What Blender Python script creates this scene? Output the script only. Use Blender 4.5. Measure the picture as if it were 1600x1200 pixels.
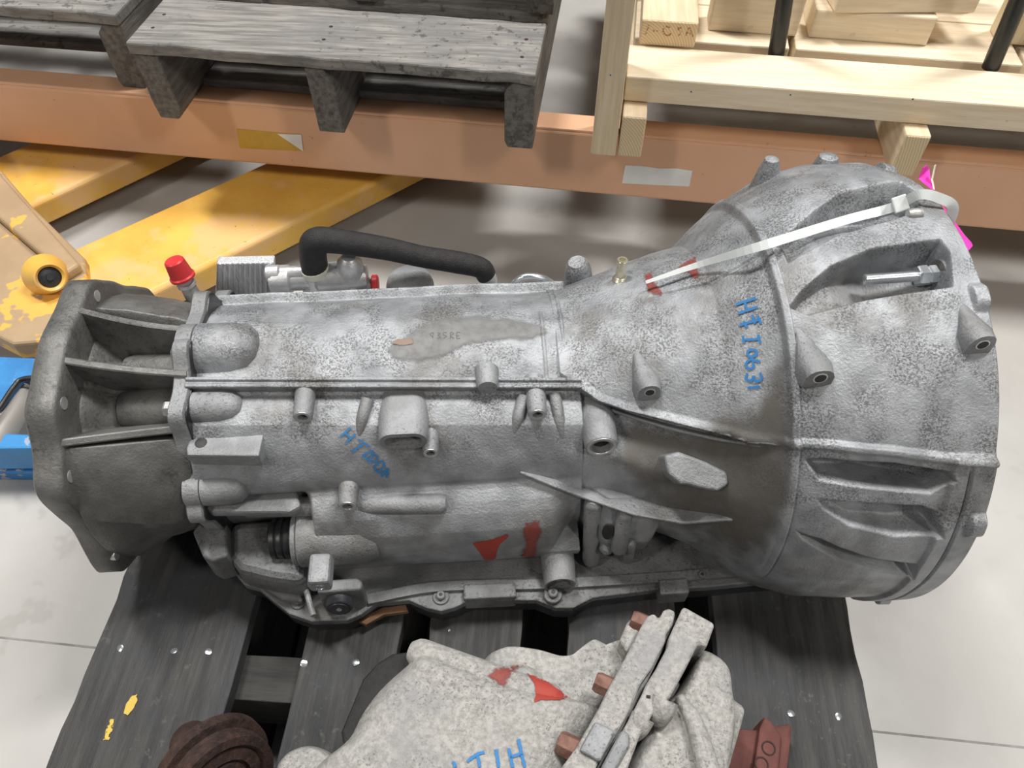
import bpy, math, random
import numpy as np
from mathutils import Vector
from mathutils.bvhtree import BVHTree
for o in list(bpy.data.objects): bpy.data.objects.remove(o)
S = bpy.context.scene; COL = S.collection
random.seed(4); RNG = np.random.default_rng(4)
A = np.array
def nrm(a): a = np.asarray(a, float); return a/np.linalg.norm(a)

# ------------------------------------------------------------------ camera
F = 1200.0                                   # focal length in pixels of a 1600 x 1200 frame
_z = nrm([10., -948., -1200.]); _y = A([143., -1519., 1200.]); _y = nrm(_y-_z*_y.dot(_z)); _x = np.cross(_y, _z)
RW = np.stack([_x, _y, _z])                  # world axes seen in camera coordinates (right, down, forward)
CAM = A([0., 0., 0.905])
cd = bpy.data.cameras.new('camera'); cam = bpy.data.objects.new('camera', cd); COL.objects.link(cam)
cd.sensor_width = 36; cd.lens = 36*F/1600; cd.clip_start = .01
from mathutils import Matrix
_r, _d, _f = RW[:, 0], RW[:, 1], RW[:, 2]
cam.matrix_world = Matrix(((_r[0], -_d[0], -_f[0], CAM[0]), (_r[1], -_d[1], -_f[1], CAM[1]), (_r[2], -_d[2], -_f[2], CAM[2]), (0, 0, 0, 1)))
S.camera = cam
# ------------------------------------------------------------------ light
S.view_settings.view_transform = 'Standard'; S.view_settings.look = 'None'
S.view_settings.gamma = 1; S.view_settings.use_curve_mapping = False
S.view_settings.exposure = -0.06
w = bpy.data.worlds.new('hall_ambient'); S.world = w; w.use_nodes = True
w.node_tree.nodes['Background'].inputs[0].default_value = (.80, .82, .86, 1)
w.node_tree.nodes['Background'].inputs[1].default_value = .10
def hall_lamp(loc, sx, sy, power, col):      # long high-bay lamps over the aisle
    l = bpy.data.lights.new('hall_lamp', 'AREA'); l.shape = 'RECTANGLE'; l.size = sx; l.size_y = sy; l.energy = power; l.color = col
    o = bpy.data.objects.new('hall_lamp', l); o.location = loc; COL.objects.link(o)
    d = Vector((0, .5, 0))-Vector(loc); o.rotation_euler = d.to_track_quat('-Z', 'Y').to_euler()
hall_lamp((-1.6, 2.0, 5.5), .5, 1.6, 240, (1, .97, .93))
hall_lamp((1.8, 1.8, 5.5), .5, 1.6, 240, (1, .97, .93))
hall_lamp((-3.9, -2.4, 5.0), .5, 1.4, 100, (1, .93, .84))
hall_lamp((3.9, -2.4, 5.0), .5, 1.4, 100, (1, .93, .84))

# ------------------------------------------------------------------ rays
def ray(px, py): return RW@A([(px-800)/F, (py-600)/F, 1.])
def at_z(px, py, z): r = ray(px, py); return CAM+r*(z-CAM[2])/r[2]

# ------------------------------------------------------------------ materials
MATS = {}
def mat(name, c1, c2=None, scale=20, rough=.6, metal=0., bump=0., bscale=200, stretch=(1, 1, 1), c3=None, s3=80, t3=(.55, .62), k3=1.,
        zmask=None, detail=6, rough2=None, c4=None, s4=9, t4=(.5, .65), k4=1., rot=(0, 0, 0), spec=None):
    m = bpy.data.materials.new(name); m.use_nodes = True; N = m.node_tree.nodes; L = m.node_tree.links
    b = N['Principled BSDF']; b.inputs['Roughness'].default_value = rough; b.inputs['Metallic'].default_value = metal
    if spec is not None: b.inputs['Specular IOR Level'].default_value = spec
    tc = N.new('ShaderNodeTexCoord'); mp = N.new('ShaderNodeMapping'); mp.inputs['Scale'].default_value = stretch; mp.inputs['Rotation'].default_value = rot
    L.new(tc.outputs['Object'], mp.inputs['Vector'])
    def noise(sc, det=detail, rg=.6, raw=False):
        n = N.new('ShaderNodeTexNoise'); n.inputs['Scale'].default_value = sc; n.inputs['Detail'].default_value = det; n.inputs['Roughness'].default_value = rg
        L.new((tc.outputs['Object'] if raw else mp.outputs['Vector']), n.inputs['Vector']); return n.outputs['Fac']
    def mr(v, a, bb, to0=0., to1=1.):
        n = N.new('ShaderNodeMapRange'); n.interpolation_type = 'SMOOTHSTEP'
        n.inputs['From Min'].default_value = a; n.inputs['From Max'].default_value = bb; n.inputs['To Min'].default_value = to0; n.inputs['To Max'].default_value = to1
        L.new(v, n.inputs['Value']); return n.outputs['Result']
    def mix(f, a, bb):
        n = N.new('ShaderNodeMix'); n.data_type = 'RGBA'; L.new(f, n.inputs['Factor'])
        for k, v in ((6, a), (7, bb)):
            if isinstance(v, tuple): n.inputs[k].default_value = (*v, 1)
            else: L.new(v, n.inputs[k])
        return n.outputs[2]
    def mul(a, bb):
        n = N.new('ShaderNodeMath'); n.operation = 'MULTIPLY'; L.new(a, n.inputs[0])
        if isinstance(bb, float): n.inputs[1].default_value = bb
        else: L.new(bb, n.inputs[1])
        return n.outputs[0]
    col = None
    f1 = None
    if c2 is not None:
        f1 = mr(noise(scale), .32, .68); col = mix(f1, c1, c2)
    else: b.inputs['Base Color'].default_value = (*c1, 1)
    if c4 is not None:
        f = mul(mr(noise(s4, 4, .65, True), *t4), float(k4)); col = mix(f, col, c4)
    if c3 is not None:
        f = mr(noise(s3, 3, .7, True), *t3)
        if zmask:
            sx = N.new('ShaderNodeSeparateXYZ'); L.new(tc.outputs['Object'], sx.inputs[0]); f = mul(f, mr(sx.outputs[2], *zmask))
        f = mul(f, mr(noise(s3*.05, 3, .6, True), .40, .60)); f = mul(f, float(k3)); col = mix(f, col, c3)
    if col is not None: L.new(col, b.inputs['Base Color'])
    if rough2 is not None:
        L.new(mr(noise(scale*1.7, 4), .3, .7, rough, rough2), b.inputs['Roughness'])
    if bump:
        bn = N.new('ShaderNodeBump'); bn.inputs['Strength'].default_value = bump; bn.inputs['Distance'].default_value = .002
        L.new(noise(bscale, 5, .65), bn.inputs['Height']); L.new(bn.outputs[0], b.inputs['Normal'])
    MATS[name] = m; return m
M_CAST = mat('cast_aluminium', (.29, .305, .325), (.46, .48, .51), 26, .48, .55, .5, 420, c3=(.075, .075, .075), s3=560, t3=(.47, .56), k3=.66, zmask=(.15, .215), rough2=.62,
             c4=(.215, .21, .20), s4=9, t4=(.5, .66), k4=.75)
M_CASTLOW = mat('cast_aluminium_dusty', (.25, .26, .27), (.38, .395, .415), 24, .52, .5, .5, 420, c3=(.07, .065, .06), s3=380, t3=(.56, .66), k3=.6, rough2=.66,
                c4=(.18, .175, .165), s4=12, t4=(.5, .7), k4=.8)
M_CASTDK = mat('cast_aluminium_shaded_grimy', (.15, .155, .16), (.25, .26, .27), 24, .55, .45, .5, 380, c3=(.05, .048, .045), s3=300, t3=(.54, .64), k3=.6, rough2=.68, c4=(.12, .115, .105), s4=14, t4=(.5, .7), k4=.7)  # darker cast copy: shade under the case put into the colour, with grime
M_TAIL = mat('cast_oily', (.13, .13, .125), (.22, .22, .215), 22, .42, .45, .4, 350, c3=(.04, .038, .03), s3=160, t3=(.5, .7), k3=.7, rough2=.6)
M_PALE = mat('cast_weathered_pale', (.31, .305, .29), (.47, .465, .45), 240, .72, .15, .9, 260, c3=(.16, .155, .15), s3=420, t3=(.53, .64), k3=.8, c4=(.30, .30, .315), s4=16, t4=(.5, .7), k4=.7)
M_BRIGHT = mat('machined_aluminium', (.55, .56, .58), (.68, .69, .71), 60, .38, .6, .25, 300)
M_HATCH = mat('ribbed_aluminium', (.50, .51, .53), (.72, .73, .75), 90, .4, .5, .5, 120, stretch=(6, 6, .6))
M_ZINC = mat('zinc_steel', (.62, .66, .70), (.74, .77, .80), 120, .25, .85, .1, 400)
M_STEEL = mat('bolt_steel', (.42, .42, .42), (.52, .52, .51), 150, .45, .6, .2, 400)
M_BRASS = mat('plated_brass', (.62, .57, .42), (.75, .71, .58), 150, .3, .75, .1, 300)
M_HOLE = mat('bore_shadow_steel', (.03, .03, .03), (.05, .05, .05), 100, .6, .3)
M_RUB = mat('black_rubber', (.012, .012, .013), (.022, .022, .024), 150, .55, 0, .6, 700)
M_PAN = mat('dark_pan_steel', (.035, .038, .045), (.06, .064, .072), 30, .4, .3, .2, 250)
M_PLUG = mat('black_plastic', (.015, .016, .018), (.03, .03, .032), 60, .35, 0, .1, 300)
M_RED = mat('red_plastic', (.62, .035, .04), (.70, .05, .055), 30, .4)
M_NYLON = mat('white_nylon', (.78, .84, .84), (.86, .90, .90), 60, .35)
M_IVORY = mat('ivory_nylon', (.72, .72, .60), (.80, .80, .70), 60, .4)
M_PINK = mat('pink_card', (.72, .03, .42), (.80, .05, .48), 60, .7)
M_CARD = mat('card_edge', (.85, .72, .62), (.9, .8, .7), 60, .8)
M_RUST = mat('rusty_iron', (.024, .014, .012), (.065, .034, .027), 60, .75, .2, .8, 200, c3=(.10, .05, .04), s3=180, t3=(.52, .62), k3=.6)
M_RUST2 = mat('red_primer_rust', (.115, .038, .032), (.17, .06, .05), 40, .75, .1, .5, 200)
M_RBOLT = mat('rusty_bolt', (.15, .065, .05), (.27, .15, .115), 90, .7, .2, .5, 250)
M_GASKET = mat('brown_gasket', (.16, .085, .045), (.22, .12, .065), 60, .8)
M_YEL = mat('worn_yellow_paint', (.76, .42, .07), (.86, .53, .11), 9, .42, 0, .15, 120, c4=(.80, .50, .24), s4=7, t4=(.5, .62), k4=.75, c3=(.10, .06, .03), s3=120, t3=(.68, .72), k3=.7)
M_YELB = mat('scuffed_yellow_paint', (.40, .28, .17), (.47, .34, .20), 10, .5, 0, .2, 120, c4=(.82, .47, .09), s4=8, t4=(.545, .57), k4=.95)
M_BLUE = mat('blue_paint', (.035, .20, .50), (.05, .30, .68), 14, .45, 0, .1, 100, c3=(.5, .5, .5), s3=60, t3=(.62, .66), k3=.7)
M_BEAM = mat('orange_beam_paint', (.70, .405, .25), (.76, .45, .285), 4, .42, 0, .05, 60, c3=(.2, .08, .05), s3=60, t3=(.70, .73), k3=.6)
M_PAPER = mat('paper_label', (.78, .79, .78), (.86, .87, .86), 20, .75)
M_LABY = mat('yellow_label', (.55, .33, .05), (.62, .40, .07), 20, .6)
M_PINE = mat('pine_wood', (.76, .63, .45), (.87, .76, .58), 9, .6, 0, .25, 40, stretch=(.7, 14, 14), c3=(.34, .20, .10), s3=26, t3=(.69, .73), k3=.7)
M_PINEY = mat('pine_wood_across', (.68, .54, .36), (.80, .67, .48), 9, .6, 0, .25, 40, stretch=(14, .7, 14), c3=(.34, .20, .10), s3=26, t3=(.69, .73), k3=.7)
M_PINEZ = mat('pine_wood_upright', (.66, .53, .35), (.78, .66, .47), 9, .6, 0, .25, 40, stretch=(14, 14, .7), c3=(.34, .20, .10), s3=26, t3=(.69, .73), k3=.7)
M_BLACKW = mat('black_stained_wood', (.030, .031, .033), (.070, .069, .066), 10, .62, 0, .7, 60, stretch=(14, 1.0, 6), c3=(.13, .12, .105), s3=110, t3=(.60, .70), k3=.6, c4=(.048, .052, .06), s4=7, t4=(.45, .65), k4=.8)
M_GREYW = mat('weathered_grey_wood', (.17, .165, .155), (.36, .345, .325), 12, .75, 0, .8, 60, stretch=(1.0, 14, 8), c3=(.05, .048, .045), s3=60, t3=(.56, .66), k3=.7, c4=(.20, .20, .205), s4=8, t4=(.45, .65), k4=.7)
M_GREYWY = mat('weathered_grey_stringer', (.10, .095, .09), (.21, .20, .185), 12, .75, 0, .8, 60, stretch=(10, 1, 10), c3=(.05, .048, .045), s3=60, t3=(.56, .66), k3=.7)
M_STRAP = mat('black_strap', (.010, .011, .011), (.02, .022, .022), 60, .35)
M_FLOOR = mat('concrete', (.42, .415, .40), (.51, .505, .49), 3.0, .55, 0, .06, 120, c3=(.33, .32, .30), s3=14, t3=(.58, .68), k3=.45, c4=(.46, .445, .43), s4=2.2, t4=(.45, .65), k4=.6, rough2=.4)
def endgrain(name, ca, cb):
    m = bpy.data.materials.new(name); m.use_nodes = True; N = m.node_tree.nodes; L = m.node_tree.links; b = N['Principled BSDF']
    tc = N.new('ShaderNodeTexCoord'); mp = N.new('ShaderNodeMapping'); mp.inputs['Location'].default_value = (.013, 0, .02); mp.inputs['Scale'].default_value = (1, .02, 1)
    wv = N.new('ShaderNodeTexWave'); wv.wave_type = 'RINGS'; wv.rings_direction = 'SPHERICAL'; wv.inputs['Scale'].default_value = 85; wv.inputs['Distortion'].default_value = 1.5; wv.inputs['Detail'].default_value = 2
    cr = N.new('ShaderNodeMix'); cr.data_type = 'RGBA'; cr.inputs[6].default_value = (*ca, 1); cr.inputs[7].default_value = (*cb, 1)
    L.new(tc.outputs['Object'], mp.inputs[0]); L.new(mp.outputs[0], wv.inputs[0]); L.new(wv.outputs['Fac'], cr.inputs['Factor']); L.new(cr.outputs[2], b.inputs['Base Color']); b.inputs['Roughness'].default_value = .75
    return m
M_END = endgrain('pine_end_grain', (.62, .47, .27), (.78, .64, .43))
def decal_mat(name, c, grain=260, lo=.30, hi=.55, rough=.7):
    m = bpy.data.materials.new(name); m.use_nodes = True; N = m.node_tree.nodes; L = m.node_tree.links; b = N['Principled BSDF']
    b.inputs['Base Color'].default_value = (*c, 1); b.inputs['Roughness'].default_value = rough
    at = N.new('ShaderNodeAttribute'); at.attribute_name = 'cover'; tc = N.new('ShaderNodeTexCoord'); ns = N.new('ShaderNodeTexNoise'); ns.inputs['Scale'].default_value = grain; ns.inputs['Detail'].default_value = 4
    L.new(tc.outputs['Object'], ns.inputs['Vector'])
    ad = N.new('ShaderNodeMath'); ad.operation = 'ADD'; ad.inputs[1].default_value = -.5; L.new(ns.outputs['Fac'], ad.inputs[0])
    ml = N.new('ShaderNodeMath'); ml.operation = 'MULTIPLY_ADD'; ml.inputs[1].default_value = 1.1; L.new(ad.outputs[0], ml.inputs[0]); L.new(at.outputs['Fac'], ml.inputs[2])
    mr = N.new('ShaderNodeMapRange'); mr.interpolation_type = 'SMOOTHSTEP'; mr.inputs['From Min'].default_value = lo; mr.inputs['From Max'].default_value = hi
    L.new(ml.outputs[0], mr.inputs['Value']); L.new(mr.outputs[0], b.inputs['Alpha'])
    return m
M_SPRAY = decal_mat('red_spray_paint', (.36, .045, .032), 300, .25, .75)
M_SPRAYD = decal_mat('faded_red_spray', (.24, .055, .045), 300, .25, .95)
M_MARK = decal_mat('blue_marker', (.03, .19, .46), 500, .28, .62)
M_MARKD = decal_mat('worn_blue_marker', (.04, .20, .45), 600, .35, .65)
M_STAIN = decal_mat('smooth_oil_patch', (.20, .205, .205), 120, .2, 1.25, .5)
M_STAINB = decal_mat('brown_oil_patch', (.22, .15, .11), 120, .35, .65, .5)
M_GRIME = decal_mat('brown_grime', (.135, .125, .11), 60, .1, 1.6, .6)
M_YELCHIP = decal_mat('yellow_paint_chip', (.60, .44, .08), 260, .35, .45)
M_INK = decal_mat('faded_red_ink', (.45, .16, .10), 500, .45, .65)
M_EMB = decal_mat('dark_stamping', (.12, .12, .125), 500, .45, .7)

# ------------------------------------------------------------------ mesh helpers
CASTABLE = []                                 # (verts, faces) of surfaces that carry marks and bosses
def tag(o, label=None, cat=None, group=None, kind=None):
    for k, v in (('label', label), ('category', cat), ('group', group), ('kind', kind)):
        if v: o[k] = v
    return o
def thing(name, loc, label, cat, group=None):
    o = bpy.data.objects.new(name, None); o.location = [float(v) for v in loc]; COL.objects.link(o); o.empty_display_size = .05
    return tag(o, label, cat, group)
def wloc(o):
    l = A(o.location[:])
    return l+wloc(o.parent) if o.parent else l
def make(name, v, f, m, parent=None, smooth=False, bevel=0., seg=2, cast=False, origin=None, attr=None, angle=.6):
    v = np.asarray(v, float); org = wloc(parent) if parent is not None else (np.asarray(origin, float) if origin is not None else A([0, 0, 0.]))
    me = bpy.data.meshes.new(name); me.from_pydata((v-org).tolist(), [], f if isinstance(f, list) else f.tolist()); me.update()
    if not cast or True:
        import bmesh
        if len(v) < 30000:
            bm = bmesh.new(); bm.from_mesh(me); bmesh.ops.recalc_face_normals(bm, faces=bm.faces); bm.to_mesh(me); bm.free()
    if attr is not None:
        a = me.attributes.new('cover', 'FLOAT', 'POINT'); a.data.foreach_set('value', np.asarray(attr, np.float32))
    me.materials.append(m)
    o = bpy.data.objects.new(name, me); COL.objects.link(o)
    if parent is not None: o.parent = parent
    else: o.location = org.tolist()
    if smooth:
        me.shade_smooth()
        if smooth != 'full':
            try: me.set_sharp_from_angle(angle=angle)
            except Exception: pass
    if bevel:
        b = o.modifiers.new('edge', 'BEVEL'); b.width = bevel; b.segments = seg; b.limit_method = 'ANGLE'; b.angle_limit = .6
    if cast: CASTABLE.append((v, f if isinstance(f, list) else f.tolist()))
    return o
BOXF = [[0, 1, 3, 2], [4, 6, 7, 5], [0, 4, 5, 1], [2, 3, 7, 6], [0, 2, 6, 4], [1, 5, 7, 3]]
def boxv(o, a, b, c):                         # corner o and three edge vectors
    o, a, b, c = (np.asarray(t, float) for t in (o, a, b, c))
    return A([o+i*a+j*b+k*c for i in (0, 1) for j in (0, 1) for k in (0, 1)])
def box(name, o, a, b, c, m, parent=None, bevel=.002, **k): return make(name, boxv(o, a, b, c), BOXF, m, parent, bevel=bevel, **k)
def prism(name, poly, ext, m, parent=None, bevel=0., **k):   # planar polygon (n x 3) extruded by ext
    p = np.asarray(poly, float); n = len(p); v = np.vstack([p, p+np.asarray(ext, float)])
    f = [list(range(n))[::-1], list(range(n, 2*n))]+[[i, (i+1) % n, n+(i+1) % n, n+i] for i in range(n)]
    return make(name, v, f, m, parent, bevel=bevel, **k)
def frame(d):
    d = nrm(d); u = np.cross(d, [0, 0, 1.]) if abs(d[2]) < .9 else np.cross(d, [1., 0, 0]); u = nrm(u); return d, u, np.cross(d, u)
def lathev(o, d, prof, seg=28, phase=0., sq=1., caps=True):
    d, u, w_ = frame(d); o = np.asarray(o, float); v = []; f = []
    for t, r in prof:
        for k in range(seg):
            a = 2*math.pi*k/seg+phase; v.append(o+d*t+(u*math.cos(a)*sq+w_*math.sin(a))*max(r, 1e-5))
    n = len(prof)
    for i in range(n-1):
        for k in range(seg): f.append([i*seg+k, i*seg+(k+1) % seg, (i+1)*seg+(k+1) % seg, (i+1)*seg+k])
    if caps: f.append(list(range(seg))[::-1]); f.append([(n-1)*seg+k for k in range(seg)])
    return v, f
def lathe(name, o, d, prof, m, parent=None, seg=28, smooth=True, phase=0., sq=1., caps=True, **k):
    v, f = lathev(o, d, prof, seg, phase, sq, caps); return make(name, v, f, m, parent, smooth=smooth, **k)
def hexbolt(name, o, d, r, h, m, parent, washer=True):
    ob = lathe(name, o, d, [(-.004, r*.9), (0, r*.9), (0, r), (h*.8, r), (h, r*.85)], m, parent, seg=6, smooth=False, bevel=.0006)
    return ob
def catmull(P, n=10):
    P = np.asarray(P, float)
    if len(P) < 3: return np.array([P[0]+(P[1]-P[0])*t for t in np.linspace(0, 1, n+1)])
    Q = np.vstack([2*P[0]-P[1], P, 2*P[-1]-P[-2]]); out = []
    for i in range(1, len(Q)-2):
        for t in np.linspace(0, 1, n, endpoint=False):
            a, b, c, d = Q[i-1:i+3]; out.append(.5*((2*b)+(c-a)*t+(2*a-5*b+4*c-d)*t*t+(3*b-a-3*c+d)*t**3))
    out.append(P[-1]); return A(out)
def tube(name, pts, r, m, parent=None, seg=14, n=8, smooth=True, **k):
    p = catmull(pts, n); rr = np.interp(np.linspace(0, 1, len(p)), np.linspace(0, 1, len(np.atleast_1d(r))), np.atleast_1d(r)) if np.ndim(r) else np.full(len(p), r)
    v = []; f = []; u = None
    for i in range(len(p)):
        d = nrm(p[min(i+1, len(p)-1)]-p[max(i-1, 0)])
        if u is None: _, u, _ = frame(d)
        u = nrm(u-d*u.dot(d)); w_ = np.cross(d, u)
        for a in range(seg): t = 2*math.pi*a/seg; v.append(p[i]+(u*math.cos(t)+w_*math.sin(t))*rr[i])
    for i in range(len(p)-1):
        for a in range(seg): f.append([i*seg+a, i*seg+(a+1) % seg, (i+1)*seg+(a+1) % seg, (i+1)*seg+a])
    f.append(list(range(seg))[::-1]); f.append([(len(p)-1)*seg+a for a in range(seg)])
    return make(name, v, f, m, parent, smooth=smooth, **k)
CAM0 = A([0., 0., .905])
def strip(name, pts, side, width, thick, m, parent=None, n=8):  # flat band along pts; side = vectors across the band
    p = catmull(pts, n); v = []; f = []
    for i in range(len(p)):
        d = nrm(p[min(i+1, len(p)-1)]-p[max(i-1, 0)]); s = np.asarray(side, float) if side is not None else np.cross(d, p[i]-CAM0); s = nrm(s-d*s.dot(d)); q = np.cross(d, s)
        wd = np.interp(i/(len(p)-1), np.linspace(0, 1, len(np.atleast_1d(width))), np.atleast_1d(width)) if np.ndim(width) else width
        for a, b in ((-1, -1), (1, -1), (1, 1), (-1, 1)): v.append(p[i]+s*a*wd/2+q*b*thick/2)
    for i in range(len(p)-1):
        for a in range(4): f.append([i*4+a, i*4+(a+1) % 4, (i+1)*4+(a+1) % 4, (i+1)*4+a])
    f.append([3, 2, 1, 0]); e = (len(p)-1)*4; f.append([e, e+1, e+2, e+3])
    return make(name, v, f, m, parent)
def sdf(P, poly):                             # signed distance, positive inside; P (...,2)
    P = np.asarray(P, float); poly = np.asarray(poly, float); d = np.full(P.shape[:-1], 1e9); ins = np.zeros(P.shape[:-1], bool)
    for i in range(len(poly)):
        a, b = poly[i], poly[(i+1) % len(poly)]; e = b-a; w_ = P-a; t = np.clip((w_@e)/max(e@e, 1e-12), 0, 1)
        d = np.minimum(d, np.linalg.norm(w_-t[..., None]*e, axis=-1))
        c = ((a[1] <= P[..., 1]) != (b[1] <= P[..., 1]))
        with np.errstate(divide='ignore', invalid='ignore'): xx = a[0]+(P[..., 1]-a[1])*(b[0]-a[0])/(b[1]-a[1] if b[1] != a[1] else 1e-12)
        ins ^= c & (P[..., 0] < xx)
    return np.where(ins, d, -d)
def pdist(P, line):                           # distance to polyline and signed side (+ = left of travel)
    P = np.asarray(P, float); line = np.asarray(line, float); d = np.full(P.shape[:-1], 1e9); sg = np.zeros(P.shape[:-1]); tt = np.zeros(P.shape[:-1])
    L = len(line)-1
    for i in range(L):
        a, b = line[i], line[i+1]; e = b-a; w_ = P-a; t = np.clip((w_@e)/(e@e), 0, 1); q = np.linalg.norm(w_-t[..., None]*e, axis=-1)
        s = np.sign(e[0]*w_[..., 1]-e[1]*w_[..., 0]); k = q < d; d = np.where(k, q, d); sg = np.where(k, s, sg); tt = np.where(k, (i+t)/L, tt)
    return d, sg, tt
def ss(a, b, x): t = np.clip((x-a)/(b-a), 0, 1); return t*t*(3-2*t)
def plank(name, o, along, across, thick, m, parent, rough=.0015, n=14, bevel=.0012):  # board with uneven sawn edges
    o, al, ac, th = (np.asarray(t, float) for t in (o, along, across, thick)); v = []; f = []
    w1, w2 = RNG.normal(0, rough, n+1), RNG.normal(0, rough, n+1); ua = nrm(ac); ut = nrm(th)
    for i in range(n+1):
        c = o+al*i/n; e1 = ua*w1[i]; e2 = ua*w2[i]; dz = ut*RNG.normal(0, rough*.25)
        v += [c+e1, c+ac+e2, c+ac+e2+th+dz, c+e1*1.3+th+dz]
    for i in range(n):
        for a in range(4): f.append([i*4+a, i*4+(a+1) % 4, (i+1)*4+(a+1) % 4, (i+1)*4+a])
    f.append([3, 2, 1, 0]); e = n*4; f.append([e, e+1, e+2, e+3])
    return make(name, v, f, m, parent, bevel=bevel)

# ================================================================== SETTING
FLOOR_Z = 0.
fl = make('floor', [(-4, -2, 0), (4, -2, 0), (4, 5, 0), (-4, 5, 0)], [[0, 1, 2, 3]], M_FLOOR); tag(fl, 'pale grey stained concrete warehouse floor', kind='structure')
_j0, _j1 = at_z(0, 996, 0), at_z(1600, 1168, 0); _jd = nrm(_j1-_j0)
jm = mat('joint_filler', (.22, .22, .21), (.34, .34, .33), 40, .8)
make('floor_joint', boxv(_j0-_jd*2+A([0, -.0012, -.002]), _jd*6, [0, .0024, 0], [0, 0, .0023]), BOXF, jm, fl)

# ================================================================== STORAGE RACK AND WHAT STANDS ON IT
_a = math.radians(-3.4); RU = A([math.cos(_a), math.sin(_a), 0]); RV = A([-RU[1], RU[0], 0]); RO = A([0, 1.03, 0]); UP = A([0, 0, 1.])
def rk(u, v, z): return RO+RU*u+RV*v+UP*z
BT = .230
bm_ = thing('rack_beam', rk(0, 0, .116), 'long salmon orange steel rack beam above the floor, carrying torn labels', 'rack beam')
box('face', rk(-3, 0, .116), RU*6, RV*.04, UP*(BT-.116-.004), M_BEAM, bm_, .004)
box('top_lip', rk(-3, .002, BT-.006), RU*6, RV*.042, UP*.006, M_BEAM, bm_, .002)
rb = tag(make('rack_beam', boxv(rk(-3, .95, .116), RU*6, RV*.045, UP*.114), BOXF, M_BEAM, None, bevel=.004, origin=rk(0, .95, .116)), 'orange rear rack beam behind the crate and black pallets', 'rack beam')
def sticker(pxs, z0, m, name, parent=None, lift=.0006):
    pts = []
    for p in pxs:
        r = ray(*p); t = ((RO-CAM)@RV)/(r@RV); pts.append(CAM+r*t-RV*lift)
    return pts
p = sticker([(370, 201), (466, 210), (474, 236), (375, 231)], 0, M_LABY, '')
ly = prism('beam_label', p, RV*.0005, M_LABY, None, origin=p[0]); tag(ly, 'small torn yellow and white label stuck on the orange beam', 'label', 'labels on the rack beam')
p2 = sticker([(434, 209), (471, 210), (474, 236)], 0, M_PAPER, '', lift=.0011); prism('torn_backing', p2, RV*.0005, M_PAPER, ly)
p = sticker([(977, 258), (1000, 259), (1030, 263), (1056, 263), (1082, 267), (1077, 291), (1030, 289), (972, 286)], 0, M_PAPER, '')
lw = prism('beam_label', p, RV*.0005, M_PAPER, None, origin=p[0]); tag(lw, 'blank white torn label on the orange beam below the crate', 'label', 'labels on the rack beam')

def rack_pallet(u0, u1, v0, label, nboards=4, strs=(0, .47, 1), depth=.9, top=.352):
    t = thing('pallet', rk(u0, v0, BT), label, 'pallet', 'dark pallets on the rack'); W = u1-u0
    for s in strs:
        us = u0+(W-.042)*s; ch = .016
        prof = [(0, BT), (0, top-.018), (.042, top-.018), (.042, BT)]
        if s == 0: prof = [(0.004, BT), (0, BT+.03), (.0, top-.018), (.036, top-.018), (.042, BT+.02), (.034, BT)]
        if s == 1: prof = [(0.004, BT), (0, BT+.01), (0, top-.034), (.014, top-.018), (.042, top-.018), (.042, BT)]
        if 0 < s < 1: prof = [(0.002, BT), (0, top-.018), (.028, top-.018), (.040, top-.045), (.042, BT)]
        # notched stringer board
        prism('stringer', [rk(us+a, v0+.004, z) for a, z in prof], RV*(depth-.01), M_GREYWY, t, bevel=.0025)
    vv = v0
    for k in range(nboards):
        wd = .14 if k == 0 else .09
        o = plank('deck_board', rk(u0-.002, vv, top-.018), RU*(W+.004), RV*wd, UP*.018, M_GREYW, t, .0012, 16, .003); vv += wd+(.035 if k else .03)
        if k == 0:
            for s in strs:
                for q in (.35, .65): lathe('nail', rk(u0+(W-.042)*s+.02, v0+wd*q+random.uniform(-.01, .01), top), UP, [(-.004, .0028), (.0004, .0028), (.0007, .002)], M_RUST, o, seg=10)
    for k in range(2): plank('bottom_board', rk(u0, v0+.10+k*.55, BT), RU*W, RV*.09, UP*.014, M_GREYW, t, .001, 10, .002)
    return t
rack_pallet(-.612, -.034, -.062, 'dark weathered wooden pallet at centre top, nearest the camera on the rack beam')
rack_pallet(-1.45, -.665, .012, 'dark weathered wooden pallet cut by the left edge, on the rack beam')
# a second pallet on top of the middle one, only its lowest boards show
t = thing('pallet', rk(-.60, .09, .353), 'upper dark pallet stacked on the centre rack pallet, only its near edge in view', 'pallet')
for s in (0, .5, 1): box('stringer', rk(-.595+.53*s, .10, .353), RU*.04, RV*.75, UP*.085, M_GREYWY, t, .002)
for k in range(4): plank('deck_board', rk(-.60, .096+k*.18, .438), RU*.58, RV*.12, UP*.016, M_GREYW, t)

# pine crate
cr = thing('lumber_crate', rk(.05, -.06, BT), 'new pale pine crate with upright post, long rail and cross runners on the beam', 'crate')
def lumber(name, o, a, b, c, m, parent, endface=None, bevel=.0025): return box(name, o, a, b, c, m, parent, bevel)
def cratez(px, py, v):                        # point on the plane RV = v of the rack
    r = ray(px, py); t_ = ((RO+RV*v-CAM)@RV)/(r@RV); return CAM+r*t_
PV = -.058
lumber('post', rk(.052, PV, BT), RU*.036, RV*.075, UP*.36, M_PINEZ, cr)
for k, (u_, z0) in enumerate(((.091, BT), (.478, BT))):
    rn = box('runner', rk(u_, PV+.002 if k == 0 else PV+.012, z0), RU*.034, RV*.9, UP*.066, M_PINEY, cr, .003)
    e = box('end_face', rk(u_+.0015, (PV+.002 if k == 0 else PV+.012)-.0006, z0+.0015), RU*.031, RV*.003, UP*.063, M_END, rn, .0015)
box('runner', rk(.90, PV, BT), RU*.034, RV*.9, UP*.066, M_PINEY, cr, .003)
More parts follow.
